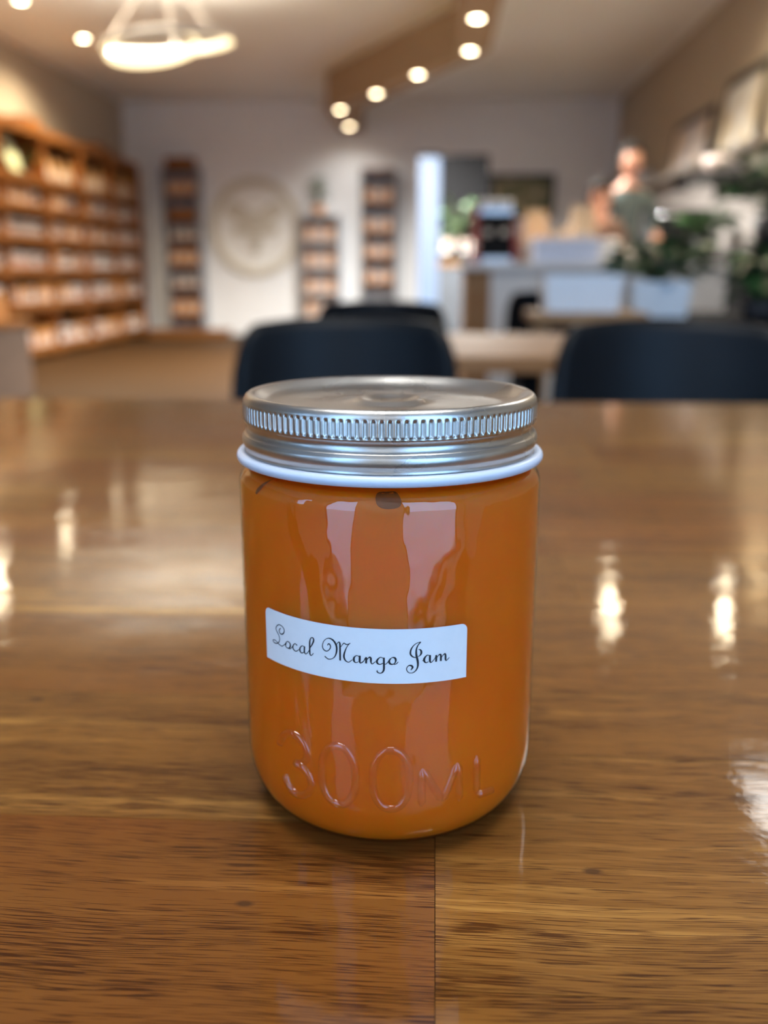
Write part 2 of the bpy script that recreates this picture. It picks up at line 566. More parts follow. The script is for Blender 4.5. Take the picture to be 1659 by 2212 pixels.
for lx in (X0 + 0.12, X1 - 0.12):
    for ly in (-0.05, 0.66):
        MB().box(lx - 0.035, lx + 0.035, ly - 0.035, ly + 0.035, 0, TT - TH, 0, 0.004).build('leg', M['black'], table)

# ------------------------------------------------------------------ the jam jar
jar = thing('jam_jar', 'glass jar of orange mango jam with silver screw lid and pale blue label', 'jar', (0, 0, TT))
R = 0.0365
def corner(r, rad, z0, steps=10, tall=1.9):
    return [(r - rad + rad * math.sin(a * PI / 2 / steps), z0 + rad * tall * (1 - math.cos(a * PI / 2 / steps))) for a in range(steps + 1)]
kg2 = NT('jar_glass')
tc = kg2.n('ShaderNodeTexCoord')
mp = kg2.n('ShaderNodeMapping'); mp.inputs['Scale'].default_value = (120, 120, 45)
kg2.l(tc.outputs['Object'], mp.inputs[0])
nz = kg2.n('ShaderNodeTexNoise', i_Scale=1.0, i_Detail=2.0)
kg2.l(mp.outputs[0], nz.inputs['Vector'])
bp = kg2.n('ShaderNodeBump', i_Strength=1.0, i_Distance=0.0005)
kg2.l(nz.outputs[0], bp.inputs['Height'])
lw = kg2.n('ShaderNodeLayerWeight', i_Blend=0.5)
fac = kg2.math('ADD', kg2.math('MULTIPLY', kg2.math('POWER', lw.outputs['Facing'], 5.0), 0.85), 0.10)
trn = kg2.n('ShaderNodeBsdfTransparent'); trn.inputs[0].default_value = (0.985, 0.975, 0.965, 1)
gl = kg2.n('ShaderNodeBsdfGlossy'); gl.inputs['Roughness'].default_value = 0.015
kg2.l(bp.outputs[0], gl.inputs['Normal'])
mx = kg2.n('ShaderNodeMixShader')
kg2.l(fac, mx.inputs[0]); kg2.l(trn.outputs[0], mx.inputs[1]); kg2.l(gl.outputs[0], mx.inputs[2])
kg2.l(mx.outputs[0], kg2.out.inputs[0])
SR = 0.0042
def shoulder(r, z0, s, n=8):
    return [(r - s + s * math.cos(PI / 2 * k / n), z0 + s * math.sin(PI / 2 * k / n)) for k in range(1, n)]
def glass_copy(name, f0):
    m_ = kg2.mat.copy(); m_.name = name
    for q in m_.node_tree.nodes:
        if q.bl_idname == 'ShaderNodeMath' and q.operation == 'ADD':
            q.inputs[1].default_value = f0
    return m_
ridge_glass = glass_copy('ridge_glass', 0.07)
prof = [(0.0, 0.0012), (0.022, 0.0012), (0.0277, 0.0003)] + corner(R, 0.0080, 0.0, 14) + [(R, 0.03), (R, 0.05), (R, 0.07), (R, 0.0818)]
prof += shoulder(R, 0.0818, SR) + [(0.0325, 0.0862), (0.0325, 0.098)]
RI = R - 0.0004
inner = [(0.0318, 0.098), (0.0318, 0.0857)] + shoulder(RI, 0.0816, SR)[::-1] + [(RI, 0.0816), (RI, 0.05)] + corner(RI, 0.0077, 0.0005, 14)[::-1] + [(0.0, 0.0014)]
kw_ = NT('wetted_glass')      # the inner face, in touch with the jam: no reflection of its own
tr2 = kw_.n('ShaderNodeBsdfTransparent'); tr2.inputs[0].default_value = (0.985, 0.98, 0.975, 1)
kw_.l(tr2.outputs[0], kw_.out.inputs[0])
glass = MB().lathe(prof, 160).lathe([prof[-1]] + inner, 160, 1).build('glass_body', [kg2.mat, kw_.mat], jar)

kj = NT('mango_jam')
tc = kj.n('ShaderNodeTexCoord')
nz = kj.n('ShaderNodeTexNoise', i_Scale=38.0, i_Detail=3.0)
kj.l(tc.outputs['Object'], nz.inputs['Vector'])
kj.l(kj.ramp(nz.outputs[0], [(0.3, (0.98, 0.165, 0.003)), (0.7, (0.995, 0.195, 0.004))]), kj.p.inputs['Base Color'])
kj.p.inputs['Roughness'].default_value = 0.6
kj.p.inputs['Specular IOR Level'].default_value = 0.1
kj.p.inputs['Subsurface Weight'].default_value = 0.9
kj.p.inputs['Subsurface Radius'].default_value = (1.0, 0.32, 0.08)
kj.p.inputs['Subsurface Scale'].default_value = 0.022
tl = kj.n('ShaderNodeBsdfTranslucent'); tl.inputs[0].default_value = (1.0, 0.36, 0.03, 1)
ms = kj.n('ShaderNodeMixShader'); ms.inputs[0].default_value = 0.12
kj.l(kj.p.outputs[0], ms.inputs[1]); kj.l(tl.outputs[0], ms.inputs[2]); kj.l(ms.outputs[0], kj.out.inputs[0])
RJ = R - 0.00045
MB().lathe([(0.0, 0.0016), (0.02, 0.0016)] + corner(RJ, 0.0076, 0.0006, 14) + [(RJ, 0.05), (RJ, 0.0815)] + shoulder(RJ, 0.0815, SR) + [(0.0316, 0.0858), (0.0316, 0.094), (0.0, 0.0942)], 128).build('jam', kj.mat, jar)

# bubbles caught under the shoulder
mb = simple('air_bubble', (0.22, 0.055, 0.010), 0.6, spec=0.2, var=0.3, scale=300)
def rsh(z):
    q = max(0.0, min(1.0, (z - 0.0815) / SR))
    return RJ - SR + SR * math.sqrt(1 - q * q)
def blob(th, z, outline):
    m = MB()
    n_ = len(outline)
    P = [(th, z, 0.00035)] + [(th + x * 0.6 / R, z + y * 0.6, 0.0003) for x, y in outline] + [(th + x / R, z + y, 0.00006) for x, y in outline]
    v = [((rsh(zz) + e) * math.sin(t), -(rsh(zz) + e) * math.cos(t), zz) for t, zz, e in P]
    f = [(0, 1 + k, 1 + (k + 1) % n_) for k in range(n_)] + [(1 + k, 1 + n_ + k, 1 + n_ + (k + 1) % n_, 1 + (k + 1) % n_) for k in range(n_)]
    m.add(v, f, 0, True)
    return m.build('air_bubble', mb, jar, label='dark air bubble trapped under the shoulder')
blob(0.042, 0.0842, catmull([(-0.0027, 0.0012), (0.0, 0.0014), (0.0018, 0.0013), (0.0027, 0.0), (0.0022, -0.0012), (0.0, -0.0016), (-0.0018, -0.0013), (-0.0027, -0.0004)], 4, True))
blob(-0.90, 0.0838, catmull([(-0.0016, -0.0014), (-0.0004, 0.0004), (0.0016, 0.0018), (0.0010, 0.0004), (-0.0002, -0.0012), (-0.0010, -0.0018)], 4, True))

# embossed 300ML: raised ridges on the glass
def ridge(m, pts, closed=False, hw=0.00100, h=0.00095):
    P = catmull(pts, 6, closed) if len(pts) > 2 else [tuple(a + (b - a) * k / 8 for a, b in zip(pts[0], pts[1])) for k in range(9)]
    N = len(P)
    K = 8
    vs = []
    for i, (t, z) in enumerate(P):
        a = P[(i - 1) % N] if closed or i > 0 else P[i]
        b = P[(i + 1) % N] if closed or i < N - 1 else P[i]
        dx, dz = (b[0] - a[0]) * R, b[1] - a[1]
        L = math.hypot(dx, dz) or 1
        nx, nz_ = -dz / L, dx / L
        e = 1.0
        if not closed and i in (0, N - 1):
            e = 0.25
        for k in range(K + 1):
            an = PI * k / K
            o_ = math.cos(an) * hw * (e if e < 1 else 1)
            hh = R - 0.00025 + (math.sin(an) * h * e) + 0.0
            tt, zz = t + nx * o_ / R, z + nz_ * o_
            rr = R if zz > 0.0095 else R
            vs.append((hh * math.sin(tt), -hh * math.cos(tt), zz))
    f = []
    for i in range(N if closed else N - 1):
        j = (i + 1) % N
        for k in range(K):
            f.append((i * (K + 1) + k, i * (K + 1) + k + 1, j * (K + 1) + k + 1, j * (K + 1) + k))
    m.add(vs, f, 0, True)
three = [(-0.735, 0.0232), (-0.685, 0.0262), (-0.612, 0.0276), (-0.539, 0.0268), (-0.494, 0.0248), (-0.497, 0.0227), (-0.535, 0.0209), (-0.585, 0.0203),
         (-0.530, 0.0199), (-0.480, 0.0184), (-0.462, 0.0164), (-0.480, 0.0144), (-0.530, 0.0128), (-0.595, 0.0124), (-0.650, 0.0135), (-0.690, 0.0162)]
zero = [(0.0, 0.0276), (0.058, 0.0268), (0.102, 0.0240), (0.112, 0.0204), (0.102, 0.0166), (0.058, 0.0138), (0.0, 0.0130), (-0.058, 0.0138), (-0.102, 0.0166), (-0.112, 0.0204), (-0.102, 0.0240), (-0.058, 0.0268)]
m = MB(); ridge(m, three); m.build('embossed_digit', ridge_glass, glass)
for c in (-0.274, 0.058):
    m = MB(); ridge(m, [(c + a, z) for a, z in zero], True); m.build('embossed_digit', ridge_glass, glass)
m = MB()
for a, b in (((0.249, 0.0130), (0.249, 0.0226)), ((0.252, 0.0226), (0.386, 0.0136)), ((0.386, 0.0136), (0.484, 0.0226)), ((0.492, 0.0226), (0.505, 0.0126))):
    ridge(m, [a, b])
m.build('embossed_letter', ridge_glass, glass)
m = MB(); ridge(m, [(0.630, 0.0231), (0.636, 0.0131)]); ridge(m, [(0.640, 0.0128), (0.790, 0.0123)]); m.build('embossed_letter', ridge_glass, glass)

# white sealing ring
kr = simple('white_plastic', (0.62, 0.70, 0.84), 0.3, var=0.02)
cr = [(0.0368 - 0.0011 + 0.0011 * math.cos(a), 0.0882 + 0.0012 * math.sin(a)) for a in [PI * q / 8 - PI / 2 for q in range(9)]]
MB().lathe([(0.0335, 0.0870)] + cr + [(0.0335, 0.0894), (0.0335, 0.0870)], 128).build('sealing_ring', kr, jar)

# pressed metal lid with ribbed edge
kl = NT('brushed_tin')
tc = kl.n('ShaderNodeTexCoord')
nz = kl.n('ShaderNodeTexNoise', i_Scale=2600.0, i_Detail=1.0)
kl.l(tc.outputs['Object'], nz.inputs['Vector'])
n2 = kl.n('ShaderNodeTexNoise', i_Scale=60.0, i_Detail=2.0)
kl.l(tc.outputs['Object'], n2.inputs['Vector'])
kl.p.inputs['Metallic'].default_value = 1.0
kl.l(kl.ramp(n2.outputs[0], [(0.3, (0.60, 0.585, 0.56)), (0.7, (0.68, 0.665, 0.64))]), kl.p.inputs['Base Color'])
rr_ = kl.n('ShaderNodeMapRange', i_1=0.3, i_2=0.7, i_3=0.24, i_4=0.34)
kl.l(n2.outputs[0], rr_.inputs[0]); kl.l(rr_.outputs[0], kl.p.inputs['Roughness'])
bp = kl.n('ShaderNodeBump', i_Strength=0.5, i_Distance=0.00003)
kl.l(nz.outputs[0], bp.inputs['Height']); kl.l(bp.outputs[0], kl.p.inputs['Normal'])
NR = 128
def ribs(r, z, a):
    if 0.0966 < z < 0.1012 and r > 0.0338:
        ph = (a * NR / (2 * PI)) % 1.0
        flat = 1.0 if 0.26 < ph < 0.74 else 0.0
        if 0.16 < ph <= 0.26 or 0.74 <= ph < 0.84:
            flat = 0.45
        # rounded ends of each rib
        mid, half = 0.0989, 0.0020
        dz = max(0.0, abs(z - mid) - half + 0.0005) / 0.0005
        env = 1.0 if dz <= 0 else max(0.0, 1.0 - dz)
        return r - 0.00042 * (1 - flat) * env + 0.00016 * flat * env
    return r
lp = [(0.0, 0.1002), (0.003, 0.1002), (0.0052, 0.1004), (0.0064, 0.1010), (0.0074, 0.1012), (0.0085, 0.1010), (0.0098, 0.1004), (0.012, 0.1001), (0.018, 0.1000), (0.0235, 0.0999),
      (0.0262, 0.1000), (0.0285, 0.1005), (0.0305, 0.1015), (0.0318, 0.1025), (0.0328, 0.1029), (0.0337, 0.1028), (0.0344, 0.1023), (0.0348, 0.1016), (0.0349, 0.10125)]
lp += [(0.0349, 0.1012 - 0.00023 * q) for q in range(1, 20)]
lp += [(0.0349, 0.0966), (0.0347, 0.0963), (0.0343, 0.0958), (0.0341, 0.0952), (0.0342, 0.0946), (0.0345, 0.0941), (0.03485, 0.09365), (0.03495, 0.0936), (0.0350, 0.0932), (0.03515, 0.0931),
       (0.0353, 0.0925), (0.0353, 0.0918), (0.0350, 0.0909), (0.0347, 0.0902), (0.0347, 0.0898), (0.0350, 0.0890), (0.0344, 0.0890), (0.0340, 0.0905), (0.0336, 0.0950), (0.0340, 0.0995), (0.0, 0.0990)]
MB().lathe(lp, NR * 10, rfun=ribs).build('lid', kl.mat, jar)

# paper label and its lettering
RL = R + 0.00012
TL, TR_ = -0.835, 0.529
def zc(t):
    f_ = (t - TL) / (TR_ - TL)
    return 0.0441 + (0.0434 - 0.0441) * f_, 0.0565 + (0.0561 - 0.0565) * f_
def lab(r):
    m = MB()
    nu, nv = 60, 10
    cr_ = 0.0014
    def fn(u, v):
        t = TL + (TR_ - TL) * u
        b, tp = zc(t)
        s = min((t - TL) * RL, (TR_ - t) * RL)
        if s < cr_:
            tp -= cr_ - math.sqrt(max(0, cr_ ** 2 - (cr_ - s) ** 2))
        return (r * math.sin(t), -r * math.cos(t), b + (tp - b) * v)
    return m, fn, nu, nv
def wu(u):   # denser near the ends so the rounded corners stay round
    return 0.5 - 0.5 * math.cos(PI * u) if True else u
m, fn, nu, nv = lab(RL)
m.grid(lambda u, v: fn(wu(u), v), nu, nv)
m2, fn2, _, _ = lab(R + 0.00001)
m.grid(lambda u, v: fn2(wu(u), v), nu, nv, flip=True)
label = m.build('paper_label', simple('label_paper', (0.84, 0.86, 0.88), 0.55, var=0.012, scale=400), jar)
LETTERING = [[(-6817,52789,174),(-6939,52388,174),(-6976,51949,188),(-6909,51533,203),(-6741,51417,246),(-6593,51763,231),(-6513,52320,203),(-6531,52864,174),(-6660,53301,174),(-6810,53478,174),(-6980,53473,188),(-7176,52996,188),(-7275,52332,188),(-7247,51916,188),(-7147,51454,188),(-7041,50996,174),(-6959,50433,159),(-6953,49873,159),(-7013,49325,174),(-7146,48861,188),(-7345,48608,203),(-7512,48671,203),(-7611,48971,188),(-7538,49271,174),(-7369,49315,159),(-7176,49074,145)],
[(-7176,49074,188),(-7051,48758,188),(-6865,48586,174),(-6727,48582,159),(-6466,49313,145)],
[(-6466,49313,145),(-6358,49861,145),(-6240,50159,174),(-6100,50066,217),(-6022,49657,289),(-6033,49166,318),(-6112,48729,260),(-6227,48578,174),(-6350,48660,174),(-6425,49031,246),(-6412,49365,289),(-6350,49829,275)],
[(-6171,48552,145),(-6058,48563,145),(-5944,48887,145),(-5829,49394,159)],
[(-5459,50003,289),(-5516,50017,217),(-5620,50221,159),(-5716,49977,188),(-5793,49548,260),(-5811,49050,289),(-5733,48640,260),(-5596,48427,188),(-5462,48642,159),(-5328,49078,145)],
[(-4929,50007,145),(-5052,50185,159),(-5181,49840,217),(-5257,49299,318),(-5246,48790,333),(-5167,48458,260),(-5065,48487,174),(-4950,48797,145)],
[(-4902,50186,333),(-4917,49499,333),(-4919,48861,318),(-4841,48431,203),(-4716,48706,159),(-4578,49368,145)],
[(-4578,49368,145),(-4476,50237,174),(-4340,51046,260),(-4236,51986,304),(-4256,52522,246),(-4354,52650,174),(-4463,52218,217),(-4514,51393,318),(-4522,50203,333),(-4524,49171,333),(-4504,48591,289),(-4440,48377,188),(-4344,48632,159),(-4266,49030,145)],
[(-3293,51469,121),(-3268,51756,181),(-3195,51915,241),(-3129,51691,229),(-3098,51252,205),(-3136,50840,181),(-3229,50396,169),(-3358,50125,181),(-3487,50211,229),(-3588,50542,217),(-3632,51005,181),(-3614,51670,157),(-3532,52371,133),(-3382,52947,133),(-3234,53192,181),(-3090,53174,265),(-2956,52952,325),(-2845,52555,350),(-2758,52014,362),(-2708,51325,350),(-2711,50542,325),(-2749,49872,277),(-2828,49178,205),(-2965,48647,157),(-3147,48348,169),(-3311,48383,205),(-3494,48863,241)],
[(-2720,51968,121),(-2629,52465,133),(-2558,52641,205),(-2503,52395,301),(-2495,51685,325),(-2496,50516,338),(-2496,49343,338),(-2496,48363,325)],
[(-2448,51577,121),(-2351,52074,133),(-2245,52540,181),(-2134,52327,205),(-2005,52345,169),(-1850,52693,133)],
[(-1936,52403,121),(-2032,51947,133),(-2111,51397,169),(-2178,50786,241),(-2235,50112,325),(-2258,49516,350),(-2239,49068,338),(-2171,48576,265),(-2068,48292,193),(-1947,48243,157),(-1740,48876,133)],
[(-1349,49719,121),(-1450,49961,133),(-1569,49715,205),(-1641,49301,362),(-1647,48778,398),(-1597,48405,265),(-1504,48273,157),(-1369,48543,121)],
[(-1285,49965,362),(-1291,49282,386),(-1296,48630,374),(-1243,48268,217),(-1167,48439,157),(-1075,48723,133)],
[(-1158,48345,145),(-1057,48762,159),(-976,49289,203),(-896,49658,362)],
[(-902,49696,362),(-903,49034,376),(-914,48251,362)],
[(-857,49161,145),(-777,49528,174),(-693,49740,289),(-633,49556,362),(-624,49091,362),(-618,48625,289),(-549,48208,174),(-351,48786,145)],
[(94,49611,145),(-44,49832,159),(-173,49509,246),(-266,48992,376),(-252,48526,362),(-163,48225,246),(-45,48198,174),(84,48482,145)],
[(149,49770,333),(143,49031,362),(149,47862,376),(137,46924,362),(64,46371,275),(-65,46109,174),(-204,46266,217),(-279,46585,188)],
[(-279,46491,145),(-239,46770,174)],
[(192,48177,145),(291,48337,145),(408,48886,159)],
[(471,49120,289),(511,49354,203),(581,49649,145),(683,49803,217),(802,49644,362),(845,49191,347),(812,48648,217),(714,48277,174),(586,48225,289),(487,48459,376),(458,48887,362),(483,49237,289),(556,49572,203)],
[(734,48144,145),(881,48332,159),(989,48793,145)],
[(2332,53072,239),(2240,53096,159),(2103,52953,133),(1958,52633,159),(1831,52128,212),(1741,51507,279),(1706,50874,318),(1722,50373,318),(1817,49927,265),(1946,49672,186),(2056,49646,146)],
[(2180,51445,93),(2282,51383,225),(2351,51009,358),(2349,50439,358),(2276,50032,199),(2166,49776,106)],
[(2305,53079,199),(2177,52546,199),(2087,51859,252),(2053,51157,318),(2058,50373,371),(2093,49652,411),(2141,48854,411),(2161,48061,371),(2139,47350,305),(2063,46723,239),(1935,46251,186),(1789,46067,146),(1624,46171,146),(1514,46621,172),(1485,47128,172),(1548,47619,172),(1657,47851,239),(1776,47757,345),(1845,47348,358),(1736,46739,133)],
[(2839,49818,133),(2741,49995,159),(2630,49711,265),(2547,49238,398),(2534,48813,398),(2582,48403,292),(2672,48230,186),(2803,48435,133)],
[(2892,49941,371),(2887,49120,398),(2889,48618,385),(2926,48224,239),(3011,48284,172),(3161,48869,133)],
[(2424,48667,106),(2511,49106,106)],
[(3161,48869,119),(3245,49408,159),(3282,49679,292)],
[(3276,49789,371),(3279,48963,398),(3269,48213,358)],
[(3332,49227,133),(3426,49687,172),(3532,49818,318),(3572,49332,385),(3568,48256,371)],
[(3631,49196,133),(3736,49684,172),(3830,49816,305),(3868,49330,358),(3870,48537,345),(3931,48217,186),(4116,48836,133)]]

RT = RL + 0.00005
m = MB()
for st in LETTERING:
    P = catmull([(t * 1e-4 * RT, z * 1e-6, w_ * 1.18e-6) for t, z, w_ in st], 5)
    vs = []
    N = len(P)
    for i in range(N):
        a, b = P[max(0, i - 1)], P[min(N - 1, i + 1)]
        dx, dz = b[0] - a[0], b[1] - a[1]
        L = math.hypot(dx, dz) or 1
        hw = max(0.00006, P[i][2] / 2)
        for sg in (-1, 1):
            t = (P[i][0] - sg * dz / L * hw) / RT
            vs.append((RT * math.sin(t), -RT * math.cos(t), P[i][1] + sg * dx / L * hw))
    m.add(vs, [(2 * i, 2 * i + 1, 2 * i + 3, 2 * i + 2) for i in range(N - 1)])
m.build('script_lettering', simple('black_ink', (0.010, 0.014, 0.020), 0.7, var=0.1), label, label='dark script lettering reading Local Mango Jam')
# ------------------------------------------------------------------ chairs
def make_chair(label, loc, rz, group):
    t = thing('tub_chair', label, 'chair', loc, rz, group)
    # local: back at +Y, seat in front (-Y); seat height 0.45, top 0.80
    def shell(u, v, off=0.0):
        a = (u - 0.5) * 2 * 1.02
        top = 0.800 - 0.020 * abs(a) ** 2
        s = abs(u - 0.5) * 2
        e = 1.0
        if s > 0.70:
            q = (s - 0.70) / 0.30
            e = math.sqrt(max(0.0, 1 - q * q))
        z0 = 0.47
        z = z0 + (top - z0) * v * (0.42 + 0.58 * e)
        lean = 0.055 * v
        rx, ry = 0.255 - off, 0.225 - off
        return (rx * math.sin(a), ry * (math.cos(a) - 1) + lean - off, z)
    m = MB()
    m.grid(lambda u, v: shell(u, v, 0), 40, 14)
    m.grid(lambda u, v: shell(u, v, 0.016), 40, 14, flip=True)
    nb = 41 * 15
    rim = []
    top = [14 * 41 + i for i in range(41)]
    side = [j * 41 for j in range(15)]
    side2 = [j * 41 + 40 for j in range(15)]
    bot = list(range(41))
    for e in (top, side, side2, bot):
        for a, b in zip(e[:-1], e[1:]):
            rim.append((a, b, b + nb, a + nb))
    m.f += rim; m.m += [0] * len(rim); m.sm += [True] * len(rim)
    m.build('backrest', M['chair'], t)
    m = MB()
    def seat(u, v):
        x = (u - 0.5) * 0.44 * (1 - 0.10 * v)
        y = -0.46 + 0.47 * v
        return (x, y, 0.455 + 0.02 * (2 * u - 1) ** 2 - 0.015 * math.sin(PI * v))
    m.grid(seat, 12, 12)
    m.grid(lambda u, v: (seat(u, v)[0], seat(u, v)[1], seat(u, v)[2] - 0.022), 12, 12, flip=True)
    for i in range(12):
        for a, b in ((i, i + 1), (12 * 13 + i, 12 * 13 + i + 1), (i * 13, i * 13 + 13), (i * 13 + 12, i * 13 + 25)):
            m.f.append((a, b, b + 169, a + 169)); m.m.append(0); m.sm.append(False)
    m.build('seat', M['chair'], t)
    for sx in (-1, 1):
        MB().tube([(sx * 0.16, -0.38, 0.444), (sx * 0.21, -0.43, 0.0)], [0.016, 0.011], 8).build('leg', M['black'], t)
        MB().tube([(sx * 0.16, -0.06, 0.444), (sx * 0.21, 0.02, 0.0)], [0.016, 0.011], 8).build('leg', M['black'], t)
    return t
G = 'dark tub chairs round the tables'
ch = make_chair('dark tub chair right behind the jar, lower back hidden by the lid', (-0.155, 1.545, 0), 0.03, G)
dup(ch, (0.435, 1.50, 0), -0.04, 'dark tub chair behind the table, cut off by the right photo edge', G)
dup(ch, (-0.155, 2.70, 0), PI + 0.05, 'far dark tub chair, arched top showing above the chair behind the jar', G)
dup(ch, (0.565, 4.38, 0), PI - 0.15, 'dark tub chair beside the pale box, seen as a small dark wedge', G)

# second table behind the chairs
t2 = thing('dining_table', 'brown wooden table beyond the tub chairs with a black leg', 'table', (0.30, 2.15, 0))
for i in range(4):
    o = MB().box(-0.55, 0.55, -0.0985, 0.0985, -0.035, 0, 0, 0.002).build('plank', M['pale_wood'], t2)
    o.location = (0, -0.30 + 0.2 * i, 0.71); o['tone'] = random.uniform(-0.15, 0.0); o['red'] = 0.5
for lx, ly in ((-0.08, -0.33), (-0.48, 0.33), (0.48, -0.33), (0.48, 0.33)):
    MB().box(lx - 0.022, lx + 0.022, ly - 0.022, ly + 0.022, 0, 0.675, 0, 0.003).build('leg', M['black'], t2)

# ------------------------------------------------------------------ goods (simple protos, copied)
M['kraft'] = simple('kraft_paper', (0.50, 0.27, 0.10), 0.8)
M['carton_white'] = simple('pale_carton', (0.66, 0.55, 0.47), 0.6, var=0.06)
M['carton_brown'] = simple('orange_brown_carton', (0.62, 0.27, 0.07), 0.7)
M['amber'] = simple('amber_jar', (0.30, 0.12, 0.03), 0.15, coat=0.5)
M['label_white'] = simple('white_label', (0.70, 0.66, 0.62), 0.6, var=0.04)
M['pink'] = simple('pinkish_print', (0.62, 0.38, 0.30), 0.6)
M['tan'] = simple('tan_paper', (0.60, 0.42, 0.25), 0.8)
M['red'] = simple('dark_red', (0.28, 0.035, 0.03), 0.45)
M['steel'] = simple('steel', (0.55, 0.56, 0.58), 0.3, metal=0.9)
M['greyblue'] = simple('grey_blue_print', (0.30, 0.33, 0.42), 0.6)
def jar_mesh():
    return MB().lathe([(0.0, 0), (0.04, 0), (0.043, 0.006), (0.043, 0.03)], 14).lathe([(0.0432, 0.03), (0.0432, 0.085)], 14, 1).lathe([(0.043, 0.085), (0.043, 0.10), (0.036, 0.112), (0.036, 0.114)], 14)\
        .lathe([(0.037, 0.114), (0.038, 0.116), (0.038, 0.132), (0.0, 0.134)], 14, 2).mesh('preserve_jar')
def carton_mesh(a, b, h):
    m = MB().box(-a, a, -b, b, 0, h, 0, 0.003)
    m.box(-a - 0.0006, -a, -b * 0.75, b * 0.75, h * 0.25, h * 0.7, 1).box(a, a + 0.0006, -b * 0.75, b * 0.75, h * 0.25, h * 0.7, 1)
    m.box(-a * 0.75, a * 0.75, -b - 0.0006, -b, h * 0.25, h * 0.7, 1)
    return m.mesh('carton')
def bag_mesh():
    m = MB()
    v, f = [], []
    lv = [(0, 0.07, 0.045), (0.10, 0.075, 0.05), (0.22, 0.07, 0.035), (0.29, 0.068, 0.012), (0.33, 0.066, 0.005)]
    for z, a, b in lv:
        v += [(-a, -b, z), (a, -b, z), (a, b, z), (-a, b, z)]
    for i in range(4):
        for k in range(4):
            k2 = (k + 1) % 4
            f.append((i * 4 + k, i * 4 + k2, i * 4 + 4 + k2, i * 4 + 4 + k))
    f += [(3, 2, 1, 0), (16, 17, 18, 19)]
    m.add(v, f)
    m.box(-0.045, 0.045, -0.056, -0.05, 0.07, 0.17, 1).box(0.0755, 0.079, -0.03, 0.03, 0.07, 0.17, 1).box(-0.079, -0.0755, -0.03, 0.03, 0.07, 0.17, 1)
    return m.mesh('paper_pouch')
ME = {'jar': (jar_mesh(), ['amber', 'label_white', 'trim'], 'preserve_jar', 'jar'),
      'carton': (carton_mesh(0.05, 0.045, 0.14), ['carton_brown', 'carton_white'], 'carton', 'box'),
      'box': (carton_mesh(0.06, 0.048, 0.13), ['carton_white', 'pink'], 'gift_box', 'box'),
      'bag': (bag_mesh(), ['kraft', 'carton_white'], 'paper_pouch', 'bag')}
for k, (me, mats, nm, cat) in ME.items():
    for q in mats:
        me.materials.append(M[q])
def good(kind, loc, rz, label, group, scale=1.0):
    me, mats, nm, cat = ME[kind]
    o = obj(nm, me)
    o.location = (loc[0], loc[1], loc[2] + 0.0006); o.rotation_euler = (0, 0, rz); o.scale = (scale,) * 3
    return tag(o, label, cat, group)

# ------------------------------------------------------------------ long shelving on the left wall
ZS = [0.09, 0.54, 0.885, 1.205, 1.51, 1.79, 2.27]
XF = -4.08
bays = [7.75 + 1.06 * i for i in range(6)]
NAMES = ['nearest', 'second', 'third', 'fourth', 'last']
ORD = ['first', 'second', 'third', 'fourth', 'fifth', 'sixth']
POS = ['left', 'middle', 'right']
ROW = ['lowest', 'second', 'third', 'fourth', 'fifth', 'tall upper']
pl_me = MB().box(XL + 0.012, XF, 0.012, 1.048, -0.03, 0, 0, 0.002).box(XF - 0.014, XF + 0.004, 0.012, 1.048, 0.0, 0.055, 0, 0.002).mesh('shelf_board')
up_me = MB().box(XL + 0.002, XF + 0.004, -0.009, 0.009, 0, 2.27, 0, 0.002).mesh('upright')
bk_me = MB().box(XL + 0.002, XL + 0.012, 0.012, 1.048, 0.02, 2.25).mesh('back_panel')
for i in range(5):
    y = bays[i]
    u = thing('shelving_unit', '%s wooden bay of the long shelving on the left wall, counted from the viewer' % NAMES[i], 'shelf', (0, y, 0), 0, 'bays of the long left wall shelving')
    for z in ZS:
        o = obj('shelf_board', pl_me, M['shelf_wood'], u); o.location = (0, 0, z); o['tone'] = random.uniform(-0.05, 0.1); o['red'] = 0.3
    o = obj('upright', up_me, M['shelf_wood'], u); o['red'] = 0.6
    if i == 4:
        o = obj('upright', up_me, M['shelf_wood'], u); o.location = (0, 1.06, 0); o['red'] = 0.6
    obj('back_panel', bk_me, M['back_panel'], u)
    for r in range(6):
        for k in range(6):
            yy = y + 0.12 + k * 0.165
            if r < 5:
                pick = random.random()
                kind = 'jar' if pick < 0.38 else 'carton' if pick < 0.72 else 'box'
                xx = XF - (0.135 if kind == 'box' else 0.108) - random.uniform(0, 0.02)
                words = {'jar': ('amber jar with a white label', 'amber jars'), 'carton': ('small orange brown carton', 'brown cartons'), 'box': ('small pale box', 'pale boxes')}[kind]
                good(kind, (xx, yy, ZS[r]), random.uniform(-0.06, 0.06), '%s, %s along %s row, %s left shelving bay' % (words[0], ORD[k], ROW[r], NAMES[i]),
                     '%s on the %s shelf, %s left bay' % (words[1], ROW[r], NAMES[i]), random.uniform(1.45, 1.6))
            elif k % 2 == 0 and i != 1:
                good('bag', (XF - 0.12, yy + 0.08, ZS[5]), PI / 2 + random.uniform(-0.15, 0.15), '%s brown paper pouch along the tall upper shelf, %s left shelving bay' % (ORD[k // 2], NAMES[i]),
                     'paper pouches on the upper shelf, %s left bay' % NAMES[i], random.uniform(1.0, 1.25))
